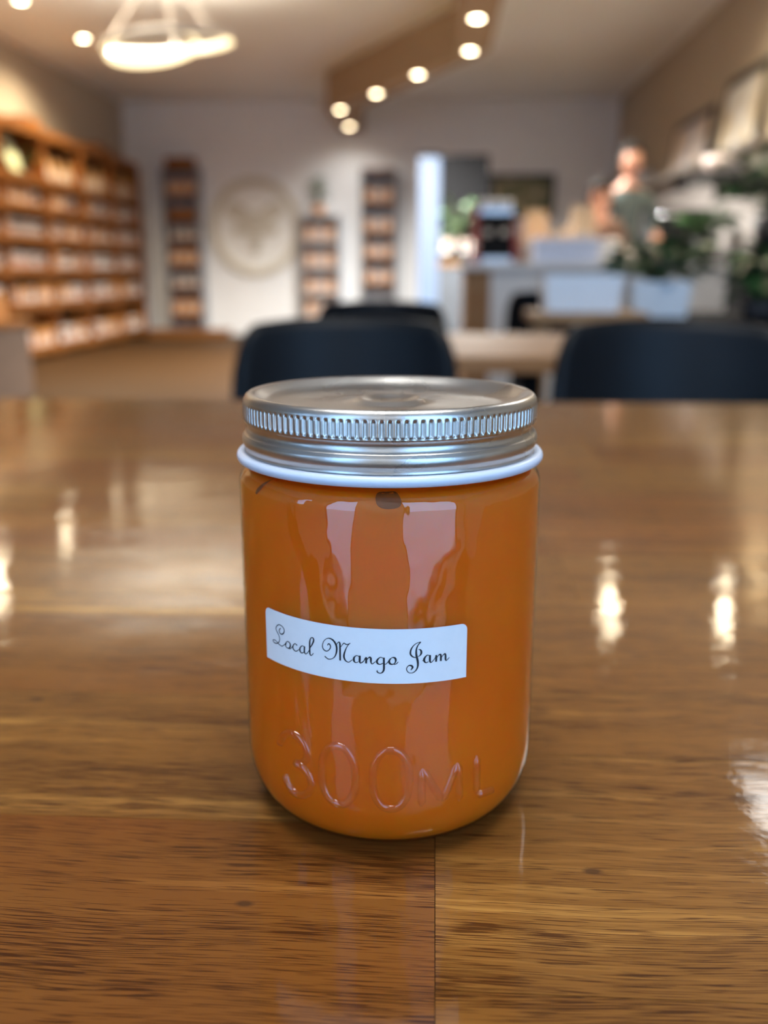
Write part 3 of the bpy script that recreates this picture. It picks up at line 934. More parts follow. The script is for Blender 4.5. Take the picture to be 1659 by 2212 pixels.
# crates on top, tilted board and plant in the top compartment
def crate(loc, sx, sy, sz, label):
    t = thing('wooden_crate', label, 'crate', (loc[0], loc[1], loc[2] + 0.0008), 0, 'crates on the shelving')
    for k in range(3):
        z0 = k * sz / 3 + 0.004
        for (a, b, c, d) in ((-sx, -sx + 0.012, -sy, sy), (sx - 0.012, sx, -sy, sy), (-sx + 0.012, sx - 0.012, -sy, -sy + 0.012), (-sx + 0.012, sx - 0.012, sy - 0.012, sy)):
            o = MB().box(a, b, c, d, z0, z0 + sz / 3 - 0.008, 0, 0.001).build('slat', M['shelf_wood'], t); o['tone'] = 0.1; o['red'] = 0.3
    o = MB().box(-sx + 0.012, sx - 0.012, -sy + 0.012, sy - 0.012, 0, 0.012).build('base', M['shelf_wood'], t)
    for a in (-1, 1):
        for b in (-1, 1):
            MB().box(a * (sx - 0.012) - 0.008 * (a > 0) * 0 - (0.012 if a > 0 else 0), a * (sx - 0.012) + (0.012 if a < 0 else 0), b * (sy - 0.012) - (0.012 if b > 0 else 0), b * (sy - 0.012) + (0.012 if b < 0 else 0), 0.012, sz).build('corner_post', M['shelf_wood'], t)
    return t
for yy, lab in ((8.55, 'orange wooden crate on top of the left shelving, nearest the viewer'), (9.75, 'orange wooden crate on top of the left shelving, second from the viewer'), (11.9, 'orange wooden crate on top of the left shelving, furthest back')):
    crate((-4.25, yy, 2.27), 0.12, 0.30 if yy != 9.75 else 0.2, 0.15, lab)
bd = thing('display_board', 'pale green oval board leaning in the top compartment of the left shelving', 'board', (-4.20, 9.28, 1.7908), 0)
m = MB().lathe([(0.0, -0.008), (0.17, -0.008), (0.18, 0.0), (0.17, 0.008), (0.0, 0.008)], 28)
o = m.build('panel', simple('pale_green_board', (0.62, 0.66, 0.42), 0.6, var=0.1), bd)
o.rotation_euler = (math.radians(0), math.radians(72), 0); o.scale = (1.25, 0.8, 1); o.location = (0.02, 0, 0.215)
MB().box(-0.06, 0.06, -0.05, 0.05, 0, 0.012).build('stand', M['shelf_wood'], bd)

def leaf_mesh(L, W, n=5, curl=0.15):
    m = MB()
    def fn(u, v):
        w_ = W * math.sin(PI * min(0.98, max(0.02, v)) ** 0.8)
        x = (u - 0.5) * 2 * w_
        return (x, L * v, -curl * L * v * v + 0.25 * abs(x))
    m.grid(fn, 4, n)
    return m.mesh('leaf')
LEAF = leaf_mesh(0.11, 0.035)
LEAF_S = leaf_mesh(0.06, 0.014)
def plant(label, loc, nleaf, spread, height, lmat, me, pot, z0=0.16, scale=(0.8, 1.5), cat='plant', seed=1, name='potted_plant'):
    rnd = random.Random(seed)
    t = thing(name, label, cat, loc)
    pr, ph, pm, square = pot
    if square:
        m = MB()
        a, b = pr * 0.9, pr
        v = [(-a, -a, 0), (a, -a, 0), (a, a, 0), (-a, a, 0), (-b, -b, ph), (b, -b, ph), (b, b, ph), (-b, b, ph), (-b + 0.01, -b + 0.01, ph), (b - 0.01, -b + 0.01, ph), (b - 0.01, b - 0.01, ph), (-b + 0.01, b - 0.01, ph),
             (-b + 0.01, -b + 0.01, ph - 0.02), (b - 0.01, -b + 0.01, ph - 0.02), (b - 0.01, b - 0.01, ph - 0.02), (-b + 0.01, b - 0.01, ph - 0.02)]
        f = [(3, 2, 1, 0)]
        for i in range(3):
            for k in range(4):
                f.append((i * 4 + k, i * 4 + (k + 1) % 4, i * 4 + 4 + (k + 1) % 4, i * 4 + 4 + k))
        f.append((12, 13, 14, 15))
        m.add(v, f).build('pot', pm, t)
        MB().box(-pr + 0.012, pr - 0.012, -pr + 0.012, pr - 0.012, ph - 0.02, ph - 0.008).build('soil', M['soil'], t)
    else:
        MB().lathe([(0, 0), (pr * 0.75, 0), (pr, ph), (pr - 0.008, ph), (pr - 0.012, ph - 0.02), (0, ph - 0.02)], 24).build('pot', pm, t)
        MB().lathe([(0, ph - 0.012), (pr - 0.016, ph - 0.014)], 20).build('soil', M['soil'], t)
    st = MB()
    for k in range(nleaf):
        az = rnd.uniform(0, 2 * PI)
        rr = spread * math.sqrt(rnd.random())
        zz = ph + height * rnd.uniform(0.15, 1.0)
        tip = Vector((rr * math.cos(az), rr * math.sin(az), zz))
        if k % 2 == 0:
            st.tube([(0.02 * math.cos(az), 0.02 * math.sin(az), ph - 0.015), (tip.x * 0.45, tip.y * 0.45, ph + (zz - ph) * 0.65), tip], 0.003, 5)
        o = obj('leaf', me, lmat, t)
        o.location = tip
        o.rotation_euler = (rnd.uniform(-0.5, 0.6), rnd.uniform(-0.5, 0.5), az - PI / 2 + rnd.uniform(-0.7, 0.7))
        o.scale = (rnd.uniform(*scale),) * 3
    st.build('stem', M['stem'], t)
    return t
plant('small dark green plant beside the pale green board on the left shelving', (-4.2, 9.60, 1.7908), 22, 0.09, 0.26, M['leaf'], LEAF_S, (0.05, 0.09, M['pot_dark'], False), seed=3)

# things close by at the left edge of the photo
ds = thing('display_stand', 'brown wooden display stand at the left edge in front of the shelving', 'stand', (-3.17, 6.1, 0))
o = MB().box(-0.25, 0.25, -0.35, 0.35, 0, 0.52, 0, 0.004).build('body', simple('brown_stain', (0.12, 0.075, 0.05), 0.7), ds)
o = MB().box(-0.28, 0.28, -0.38, 0.38, 0.52, 0.56, 0, 0.004).build('top', M['shelf_wood'], ds)
hb = thing('gift_hamper', 'orange woven hamper on the display stand at the left edge', 'basket', (-3.14, 6.05, 0.5605))
for k in range(5):
    MB().tube([(0.21 * math.cos(2 * PI * q / 24), 0.21 * math.sin(2 * PI * q / 24), 0.02 + 0.035 * k) for q in range(24)], 0.019, 7, closed=True).build('coil', M['carton_brown'], hb)
MB().lathe([(0, 0.002), (0.20, 0.002)], 24).build('base', M['carton_brown'], hb)
rb = obj('gift_box', carton_mesh(0.12, 0.12, 0.2), [M['red'], M['carton_white']]); rb.location = (-3.14, 6.05, 0.765)
MBr = tag(rb, 'red and white box on the orange hamper at the left edge', 'box')

# ------------------------------------------------------------------ back wall
def wall_unit(label, x0, x1, z1, rows, base, names):
    t = thing('narrow_shelf_unit', label, 'shelf', ((x0 + x1) / 2, 13.45, 0), 0, 'narrow shelf units on the back wall')
    hw = (x1 - x0) / 2
    for s in (-1, 1):
        MB().box(s * hw - (0.02 if s > 0 else 0), s * hw + (0.02 if s < 0 else 0), -0.14, 0.14, base, z1).build('side_panel', M['grey_panel'], t)
    MB().box(-hw + 0.02, hw - 0.02, 0.12, 0.14, base, z1).build('back_panel', M['grey_panel'], t)
    for z in rows:
        MB().box(-hw + 0.021, hw - 0.021, -0.135, 0.119, z - 0.022, z, 0, 0.002).build('shelf_board', M['white'] if names == 'white' else M['shelf_wood'], t)
    if base == 0:
        MB().box(-hw + 0.021, hw - 0.021, -0.135, 0.119, 0.0, 0.05).build('plinth', M['shelf_wood'], t)
    return t
# left one: crates and cartons shelf by shelf
rowsL = [0.30, 0.66, 1.00, 1.32, 1.62, 1.95]
wall_unit('tall grey shelf unit left of the round emblem, holding orange crates', -3.84, -3.33, 2.30, rowsL + [2.30], 0, 'wood')
for k, z in enumerate(rowsL + [2.30]):
    if k in (4, 6):
        crate((-3.585, 13.43, z), 0.20, 0.10, 0.15, 'orange crate %s the tall unit left of the emblem' % ('on top of' if k == 6 else 'on the upper shelf of'))
    elif k == 5:
        for q in range(3):
            good('carton', (-3.72 + 0.14 * q, 13.42, z), PI / 2, '%s orange brown carton near the top of the tall unit left of the emblem' % POS[q], 'cartons near the top of the tall back unit', 1.3)
    else:
        for q in range(3):
            kind = 'jar' if k in (1, 3) else 'carton'
            good(kind, (-3.72 + 0.14 * q, 13.40, z), PI / 2 * (kind != 'jar'), POS[q] + (' amber jar' if kind == 'jar' else ' brown carton') + ', %s shelf up, tall unit left of the emblem' % ['first', 'second', 'third', 'fourth'][k],
                 'goods on the %s shelf of the tall back unit' % ['first', 'second', 'third', 'fourth'][k], 1.3)
pf = thing('display_platform', 'low brown wooden platform at the foot of the tall unit on the back wall', 'platform', (-3.55, 13.05, 0))
MB().box(-0.50, 0.62, -0.16, 0.2, 0.0, 0.06, 0, 0.004).build('base', M['shelf_wood'], pf)
MB().box(-0.52, 0.64, -0.18, 0.2, 0.06, 0.10, 0, 0.004).build('top', M['shelf_wood'], pf)
rows2 = [0.30, 0.62, 0.98, 1.34, 1.66]
wall_unit('lower white shelf unit right of the round emblem with a dark sprig on top', -1.90, -1.36, 1.68, rows2[:-1] + [1.68], 0, 'white')
wall_unit('taller shelf unit beneath the warm glow on the back wall', -1.04, -0.55, 2.28, [0.35, 0.75, 1.10, 1.45, 1.85, 2.28], 0, 'wood')
for k, z in enumerate(rows2[:-1]):
    for q in range(3):
        kind = 'box' if q == 1 else 'carton'
        good(kind, (-1.78 + 0.15 * q, 13.42, z), PI / 2, ('pale box in the middle' if q == 1 else 'orange carton at the %s' % POS[q]) + ', %s shelf up, white unit right of emblem' % ['first', 'second', 'third', 'fourth'][k],
             'goods on the %s shelf of the white unit' % ['first', 'second', 'third', 'fourth'][k], 1.2)
for k, z in enumerate([0.35, 0.75, 1.10, 1.45, 1.85]):
    for q in range(3):
        kind = 'box' if q == 1 or k == 0 else 'carton'
        good(kind, (-0.93 + 0.135 * q, 13.42, z), PI / 2, POS[q] + (' pale box' if kind == 'box' else ' orange carton') + ' on the %s shelf up of the unit under the warm glow' % ['first', 'second', 'third', 'fourth', 'fifth'][k],
             'goods on the %s shelf of the unit under the glow' % ['first', 'second', 'third', 'fourth', 'fifth'][k], 1.1)
plant('dark upright sprig in a brown pot on the lower white back unit', (-1.64, 13.43, 1.6808), 34, 0.10, 0.36, simple('dry_leaf', (0.07, 0.055, 0.04), 0.7), LEAF_S, (0.09, 0.12, M['carton_brown'], False), seed=5, scale=(1.2, 2.2))

# round emblem: ring, and a winged bee shape in relief
em = thing('round_emblem', 'large round beige wall emblem with a ring round a winged bee in relief', 'emblem', (-2.576, YB - 0.003, 1.515))
me_ = simple('emblem_beige', (0.64, 0.59, 0.49), 0.7, var=0.04)
me_l = simple('emblem_pale', (0.88, 0.87, 0.83), 0.7, var=0.04)
em.scale = (0.965, 1.0, 0.985)
def yl(prof, n=48):
    m = MB().lathe(prof, n, smooth=False)
    m.v = [(x, -z, y) for x, y, z in m.v]
    return m
yl([(0.58, 0), (0.58, 0.03), (0.59, 0.04), (0.69, 0.04), (0.70, 0.03), (0.70, 0)]).build('ring', me_, em)
yl([(0.0, 0.012), (0.579, 0.012), (0.579, 0.0)]).build('disc', me_l, em)
def flat(poly, y0, y1):
    n_ = len(poly)
    return MB().add([(x, y0, z) for x, z in poly] + [(x, y1, z) for x, z in poly], [tuple(range(n_)), tuple(range(n_, 2 * n_))[::-1]] + [(i, (i + 1) % n_, n_ + (i + 1) % n_, n_ + i) for i in range(n_)])
for s in (-1, 1):
    up = [(0.03 * s, 0.10), (0.10 * s, 0.24), (0.24 * s, 0.34), (0.38 * s, 0.34), (0.44 * s, 0.26), (0.38 * s, 0.16), (0.20 * s, 0.07)]
    lo = [(0.04 * s, 0.04), (0.22 * s, 0.06), (0.32 * s, 0.0), (0.30 * s, -0.09), (0.18 * s, -0.10), (0.06 * s, -0.03)]
    for q in (up, lo):
        flat([tuple(c) for c in catmull(q, 4, True)], -0.040, -0.0125).build('wing', me_, em)
for z0, z1, a in ((0.12, 0.22, 0.075), (-0.04, 0.11, 0.10), (-0.13, -0.055, 0.125), (-0.22, -0.145, 0.115), (-0.30, -0.235, 0.085), (-0.37, -0.315, 0.045)):
    flat([(a * math.cos(2 * PI * k / 20), (z0 + z1) / 2 + (z1 - z0) / 2 * math.sin(2 * PI * k / 20)) for k in range(20)], -0.055, -0.0125).build('bee_segment', me_, em)

# framed green picture
pic = thing('framed_picture', 'dark framed picture of green foliage on the back wall above the coffee machine', 'picture', (1.21, YB - 0.002, 1.93))
for a in ((-0.46, -0.41, -0.29, 0.29), (0.41, 0.46, -0.29, 0.29), (-0.41, 0.41, 0.24, 0.29), (-0.41, 0.41, -0.29, -0.24)):
    MB().box(a[0], a[1], -0.04, 0, a[2], a[3], 0, 0.004).build('frame', M['frame_dark'], pic)
kp = NT('foliage_print')
tc = kp.n('ShaderNodeTexCoord'); nz = kp.n('ShaderNodeTexNoise', i_Scale=7.0, i_Detail=3.0)
kp.l(tc.outputs['Object'], nz.inputs['Vector'])
kp.l(kp.ramp(nz.outputs[0], [(0.35, (0.05, 0.07, 0.02)), (0.5, (0.18, 0.17, 0.07)), (0.65, (0.38, 0.34, 0.24))]), kp.p.inputs['Base Color'])
MB().box(-0.41, 0.41, -0.02, -0.002, -0.24, 0.24).build('print', kp.mat, pic)

# ------------------------------------------------------------------ drinks fridge
fr = thing('display_fridge', 'black drinks fridge with a glowing blue-white left side standing in for daylight', 'fridge', (0.205, 11.25, 0))
fr.scale = (1.11, 1.1, 1.065)
def FR(x, y, z):
    return ((x - 0.20) * 1.11 + 0.205, (y - 10.10) * 1.1 + 11.25, z * 1.065)
MB().box(-0.13, 0.36, 0.28, 0.32, 0.0, 2.04).build('back_panel', M['black'], fr)
MB().box(0.32, 0.36, -0.30, 0.28, 0.0, 2.04).build('side_panel', M['black'], fr)
MB().box(-0.13, 0.32, -0.30, 0.28, 1.42, 2.04, 0, 0.006).build('header_panel', M['black'], fr)
MB().box(-0.13, 0.32, -0.30, 0.28, 0.0, 0.16, 0, 0.006).build('plinth', M['black'], fr)
MB().box(-0.36, -0.13, -0.30, 0.32, 0.0, 0.10).build('daylight_base', M['black'], fr)
MB().box(-0.36, -0.13, -0.30, 0.32, 2.02, 2.06).build('daylight_cap', M['black'], fr)
MB().box(-0.355, -0.135, -0.305, 0.31, 0.10, 2.02, 0, 0.008).build('daylight_panel', emissive('daylight_glow', (0.34, 0.58, 1.0), 0.47, 0.05), fr)  # glow stands in for a strip of daylight
for z in (0.45, 0.76, 1.07):
    MB().box(-0.125, 0.32, -0.28, 0.279, z - 0.02, z).build('shelf_board', M['white'], fr)
btl = MB().lathe([(0, 0), (0.03, 0), (0.033, 0.01), (0.033, 0.14), (0.012, 0.19), (0.012, 0.22), (0.0, 0.222)], 14).lathe([(0.0335, 0.04), (0.0335, 0.11)], 14, 1).mesh('bottle')
mats_b = [simple('pale_bottle', (0.62, 0.66, 0.72), 0.2), M['label_white']]
for z, rw in ((0.16, 'floor'), (0.45, 'lower'), (0.76, 'middle')):
    for k in range(4):
        o = obj('bottle', btl, mats_b); o.location = FR(0.13 + 0.10 * k, 10.06, z + 0.0008)
        tag(o, '%s pale bottle with a white label, %s level of the black fridge' % (ORD[k], rw), 'bottle', 'bottles on the %s level of the fridge' % rw)
for k in range(3):
    o = good('box', FR(0.155 + 0.14 * k, 10.08, 1.07), 0, '%s pale box on the top shelf of the black fridge' % POS[k], 'boxes on the top fridge shelf')

# ------------------------------------------------------------------ counter and what stands on it
ct = thing('service_counter', 'white fronted service counter with a pale wooden end and white top', 'counter', (1.10, 6.15, 0))
MB().box(-0.74, 1.2, -0.32, 0.34, 0.05, 0.90).build('front_panel', M['white'], ct)
o = MB().box(-0.90, -0.74, -0.33, 0.34, 0.0, 0.90, 0, 0.004).build('end_panel', M['pale_wood'], ct); o['red'] = 0.4
MB().box(-0.74, 1.2, -0.29, 0.34, 0.0, 0.05).build('plinth', M['frame_dark'], ct)
MB().box(-0.93, 1.23, -0.36, 0.37, 0.90, 0.945, 0, 0.005).build('worktop', M['white'], ct)
CZ_ = 0.945
cm = thing('coffee_machine', 'black coffee machine with dark red sides and chrome top on the counter', 'coffee machine', (0.40, 6.22, CZ_))
MB().box(-0.11, 0.11, -0.16, 0.16, 0.02, 0.30, 0, 0.008).build('body', M['black'], cm)
for s in (-1, 1):
    MB().box(s * 0.125 - 0.0145, s * 0.125 + 0.0145, -0.18, 0.17, 0.0, 0.34 if s < 0 else 0.26, 0, 0.005).build('side_panel', M['red'], cm)
MB().box(-0.11, 0.11, -0.17, 0.16, 0.30, 0.345, 0, 0.006).build('top_tray', M['steel'], cm)
MB().box(-0.10, 0.10, -0.24, -0.16, 0.0, 0.035, 0, 0.004).build('drip_tray', M['steel'], cm)
for s in (-0.05, 0.05):
    MB().lathe([(0, 0), (0.026, 0), (0.026, 0.04), (0, 0.042)], 14, c=(s, -0.19, 0.17)).tube([(s, -0.205, 0.185), (s, -0.30, 0.18)], 0.010, 8).build('group_head', M['steel'], cm)
cups = MB().lathe([(0, 0), (0.025, 0), (0.036, 0.055), (0.033, 0.055), (0.022, 0.005), (0, 0.005)], 16).mesh('cup')
for k in range(3):
    o = obj('cup', cups, M['white']); o.location = (0.325 + 0.075 * k, 6.21, CZ_ + 0.346)
    tag(o, '%s white cup standing on top of the coffee machine' % POS[k], 'cup', 'cups on the coffee machine')
bx = obj('pastry_box', MB().box(-0.205, 0.205, -0.12, 0.12, 0, 0.12, 0, 0.005).box(-0.207, 0.207, -0.122, 0.122, 0.12, 0.145, 0, 0.004).mesh('pastry_box'), simple('blue_white_card', (0.70, 0.76, 0.92), 0.4, var=0.03))
bx.location = (0.835, 5.97, CZ_); tag(bx, 'long blue-white box on the front edge of the counter', 'box')
for x, y, k, s, lab in ((0.69, 6.385, 'bag', 1.05, 'pinkish paper bag standing left on the counter, behind the blue-white box'), (0.845, 6.22, 'bag', 0.66, 'short tan paper bag in the middle of the counter'), (0.985, 6.26, 'bag', 1.1, 'tallest tan paper bag on the counter, left of the white cup'),
                        (0.612, 6.165, 'carton', 1.15, 'tan carton on the counter between coffee machine and blue-white box')):
    o = good(k, (x, y, CZ_), 0.2, lab, 'paper bags and carton on the counter', s)
    me2 = o.data.copy(); o.data = me2
    me2.materials[0] = M['tan'] if 'tan' in lab else M['pink']
wc = obj('cup', MB().lathe([(0, 0), (0.05, 0), (0.062, 0.06), (0.060, 0.15), (0.055, 0.15), (0.048, 0.01), (0, 0.01)], 20).mesh('tumbler'), M['white'])
wc.location = (1.145, 6.12, CZ_ + 0.0); tag(wc, 'tall white cup at the counter before the crouching person', 'cup')
st_ = thing('highlight_plate', 'small white plate put in for a round highlight at the left end of the counter', 'plate', (0.215, 5.92, CZ_))  # object put in where a round white highlight shows
MB().lathe([(0, 0), (0.04, 0), (0.01, 0.012), (0.01, 0.09), (0.0, 0.09)], 18).build('stem', M['white'], st_)
MB().lathe([(0, 0.09), (0.055, 0.092), (0.075, 0.105), (0.073, 0.109), (0.0, 0.097)], 24).build('dish', M['white'], st_)
jl = thing('napkin_stack', 'pile of off-white paper napkins at the right of the counter', 'napkins', (1.36, 6.03, CZ_))
for k in range(6):
    o = MB().box(-0.10, 0.10, -0.10, 0.10, 0.014 * k, 0.014 * k + 0.013, 0, 0.002).build('napkin', M['carton_white'], jl); o.rotation_euler = (0, 0, random.uniform(-0.08, 0.08))

fl = plant('bouquet of pinkish dried flowers before the black fridge header', (0.20, 8.80, 0.98), 40, 0.15, 0.40, simple('dry_petal', (0.55, 0.32, 0.24), 0.8, var=0.3), LEAF_S, (0.06, 0.16, M['pot_dark'], False), seed=8, scale=(1.0, 2.0), name='dried_bouquet', cat='flowers')
sb = thing('side_cabinet', 'narrow pale cabinet carrying the dried flowers', 'cabinet', (0.20, 8.80, 0))
MB().box(-0.16, 0.16, -0.15, 0.15, 0.04, 0.94, 0, 0.003).build('body', simple('grey_blue_paint', (0.13, 0.15, 0.18), 0.6), sb)
MB().box(-0.17, 0.17, -0.16, 0.16, 0.94, 0.98, 0, 0.003).build('top', M['pale_wood'], sb)
MB().box(-0.14, 0.14, -0.13, 0.13, 0.0, 0.04).build('plinth', M['frame_dark'], sb)

# back counter with the dark oven, hood panel
bc = thing('back_counter', 'dark back counter against the right wall', 'counter', (2.16, 8.3, 0))
MB().box(-0.33, 0.33, -1.45, 0.85, 0.05, 0.98).build('body', M['frame_dark'], bc)
MB().box(-0.30, 0.33, -1.42, 0.85, 0.0, 0.05).build('plinth', M['black'], bc)
MB().box(-0.35, 0.35, -1.47, 0.87, 0.98, 1.02, 0, 0.004).build('worktop', M['frame_dark'], bc)
ov = thing('oven', 'black countertop oven under the grey splashback on the right', 'oven', (2.0, 7.95, 1.02))
MB().box(-0.24, 0.24, -0.22, 0.22, 0.02, 0.36, 0, 0.008).build('body', M['black'], ov)
MB().box(-0.22, 0.12, -0.235, -0.221, 0.05, 0.33, 0, 0.004).build('door', simple('oven_glass', (0.03, 0.03, 0.035), 0.1), ov)
MB().tube([(-0.20, -0.262, 0.31), (0.10, -0.262, 0.31)], 0.008, 8).build('handle', M['steel'], ov)
for k in range(3):
    m = MB().lathe([(0, 0), (0.016, 0), (0.016, 0.018), (0, 0.02)], 12); m.v = [(x + 0.18, -z - 0.2205, y + 0.09 + 0.09 * k) for x, y, z in m.v]; m.build('knob', M['steel'], ov)
for a in (-1, 1):
    for b in (-1, 1):
        MB().lathe([(0, 0), (0.018, 0), (0.018, 0.0205), (0, 0.0205)], 10, c=(a * 0.2, b * 0.18, 0)).build('foot', M['black'], ov)
hp = struct(MB().box(XR - 0.03, XR, 6.6, 11.5, 1.06, 1.80).build('trim_1', simple('grey_splashback', (0.30, 0.27, 0.25), 0.5)))

# wall shelf with pictures on the right wall
ws = thing('wall_shelf', 'long grey wall shelf on the right wall carrying framed prints', 'shelf', (XR, 9.6, 1.80))
MB().box(-0.20, 0, -2.4, 2.6, 0.0, 0.05, 0, 0.004).build('board', simple('grey_shelf', (0.25, 0.22, 0.19), 0.6), ws)
for b in (-1.8, 0, 1.9):
    MB().box(-0.16, 0.0, b - 0.012, b + 0.012, -0.12, 0.0).build('bracket', M['black'], ws)
def leaning(label, y, wd, ht, pm, top):
    t = thing('framed_print', label, 'picture', (XR - 0.075, y, 1.851), 0, 'framed prints on the right wall shelf')
    e = Matrix.Rotation(math.radians(7), 4, 'Y')
    def part(name, *b, mat):
        m = MB().box(*b); m.v = [tuple(e @ Vector(p)) for p in m.v]; return m.build(name, mat, t)
    part('frame_side', -0.02, 0.005, -wd / 2, -wd / 2 + 0.03, 0, ht, mat=M['frame_dark'])
    part('frame_side', -0.02, 0.005, wd / 2 - 0.03, wd / 2, 0, ht, mat=M['frame_dark'])
    part('frame_rail', -0.02, 0.005, -wd / 2 + 0.03, wd / 2 - 0.03, ht - top, ht, mat=M['frame_dark'])
    part('frame_rail', -0.02, 0.005, -wd / 2 + 0.03, wd / 2 - 0.03, 0, 0.03, mat=M['frame_dark'])
    part('print', -0.008, 0.003, -wd / 2 + 0.03, wd / 2 - 0.03, 0.03, ht - top, mat=pm)
def twotone(name, a, b, sc=5.0):
    k = NT(name); tc = k.n('ShaderNodeTexCoord'); nz = k.n('ShaderNodeTexNoise', i_Scale=sc, i_Detail=1.0)
    k.l(tc.outputs['Object'], nz.inputs['Vector']); k.l(k.ramp(nz.outputs[0], [(0.45, a), (0.55, b)]), k.p.inputs['Base Color']); return k.mat
leaning('dark topped framed print in white and beige, left one on the right wall shelf', 9.55, 1.35, 0.50, twotone('print_beige', (0.66, 0.66, 0.72), (0.72, 0.58, 0.45), 2.2), 0.06)
leaning('larger framed print with white and red picture nearer the right photo edge', 8.02, 1.05, 0.62, twotone('print_white_red', (0.74, 0.74, 0.72), (0.62, 0.52, 0.36), 3.0), 0.07)
bw = obj('bowl', MB().lathe([(0, 0), (0.06, 0), (0.13, 0.09), (0.15, 0.16), (0.142, 0.16), (0.05, 0.012), (0, 0.012)], 24).mesh('bowl'), M['white'])
bw.location = (2.40, 11.3, 1.851); tag(bw, 'white bowl at the far end of the right wall shelf', 'bowl')
pb = obj('bowl', MB().lathe([(0, 0), (0.08, 0), (0.17, 0.06), (0.19, 0.13), (0.18, 0.13), (0.07, 0.012), (0, 0.012)], 24).mesh('wide_bowl'), simple('pale_pink_glaze', (0.72, 0.60, 0.54), 0.35))
pb.location = (2.12, 7.0, 1.56); 
sh2 = thing('short_shelf', 'short dark shelf on the right wall under the framed prints', 'shelf', (XR - 0.03, 7.0, 1.52))
MB().box(-0.6, 0.0, -0.3, 0.3, 0.0, 0.04, 0, 0.004).build('board', M['frame_dark'], sh2)
for b in (-0.2, 0.2):
    MB().box(-0.4, 0.0, b - 0.012, b + 0.012, -0.1, 0.0).build('bracket', M['black'], sh2)
tag(pb, 'pale pink bowl on the short shelf amid the green plants', 'bowl')

# ------------------------------------------------------------------ divider with plants at the right
dv = thing('plant_divider', 'black metal plant stand behind the right chair', 'plant stand', (1.30, 3.75, 0))
for x in (-0.55, 0.85):
    for y in (-0.33, 0.33):
        MB().box(x - 0.015, x + 0.015, y - 0.015, y + 0.015, 0, 0.70).build('post', M['black'], dv)
MB().box(-0.57, 0.87, -0.35, 0.35, 0.69, 0.715, 0, 0.003).build('top', M['black'], dv)
MB().box(-0.57, 0.87, -0.35, 0.35, 0.20, 0.225, 0, 0.003).build('shelf_board', M['black'], dv)
MB().box(-0.55, 0.85, 0.345, 0.355, 0.225, 0.69).build('back_panel', M['black'], dv)
plant('dark leafy plant in a square white pot behind the right chair', (0.87, 3.55, 0.715), 90, 0.145, 0.13, M['leaf'], LEAF, (0.112, 0.135, M['pot_white'], True), seed=11, scale=(0.6, 1.05))
plant('brighter green big leaved plant right of the white pot', (1.25, 3.46, 0.715), 46, 0.085, 0.20, M['leaf_bright'], LEAF, (0.08, 0.06, M['pot_dark'], False), seed=12, scale=(0.7, 1.1))
plant('dark bushy plant at the right photo edge on the plant stand', (1.72, 3.98, 0.715), 110, 0.18, 0.26, M['leaf'], LEAF, (0.13, 0.16, M['pot_dark'], False), seed=13, scale=(0.7, 1.1))
pt = thing('plant_pedestal', 'tall black pedestal behind the plants at the right', 'pedestal', (1.66, 4.55, 0))
MB().box(-0.17, 0.17, -0.17, 0.17, 0.0, 0.96, 0, 0.004).build('column', M['black'], pt)
MB().box(-0.20, 0.20, -0.20, 0.20, 0.96, 0.99, 0, 0.004).build('top', M['black'], pt)
plant('bright green arching plant high on the black pedestal at the right edge', (1.66, 4.55, 0.99), 100, 0.24, 0.30, M['leaf_bright'], LEAF, (0.12, 0.15, M['pot_dark'], False), seed=14, scale=(0.7, 1.2))
plant('dark olive plant on the back counter beside the oven', (2.08, 7.25, 1.02), 80, 0.17, 0.18, M['leaf'], LEAF, (0.10, 0.12, M['pot_dark'], False), seed=15, scale=(0.7, 1.2))

# pale box on a light table before the counter
t3 = thing('side_table', 'small light wooden table carrying the pale box before the counter', 'table', (0.50, 3.02, 0))
MB().box(-0.17, 0.20, -0.17, 0.17, 0.72, 0.755, 0, 0.004).build('top', M['pale_wood'], t3)
for a in (-1, 1):
    for b in (-1, 1):
        MB().tube([(a * 0.13, b * 0.13, 0.721), (a * 0.15, b * 0.15, 0)], [0.016, 0.011], 8).build('leg', M['pale_wood'], t3)
bxm = MB()
a, b, h_ = 0.115, 0.128, 0.12
bxm.add([(-a, -0.08, 0), (a, -0.08, 0), (a, 0.08, 0), (-a, 0.08, 0), (-b, -0.10, h_), (b, -0.10, h_), (b, 0.10, h_), (-b, 0.10, h_), (-b + .01, -0.09, h_), (b - .01, -0.09, h_), (b - .01, 0.09, h_), (-b + .01, 0.09, h_),
         (-a + .01, -0.07, 0.01), (a - .01, -0.07, 0.01), (a - .01, 0.07, 0.01), (-a + .01, 0.07, 0.01)],
        [(3, 2, 1, 0), (12, 13, 14, 15)] + [(i * 4 + k, i * 4 + (k + 1) % 4, i * 4 + 4 + (k + 1) % 4, i * 4 + 4 + k) for i in range(3) for k in range(4)])
ob = bxm.build('storage_box', M['pot_white']); ob.location = (0.495, 3.0, 0.7555)
tag(ob, 'pale blue-white flared open box on the light table before the counter', 'box')

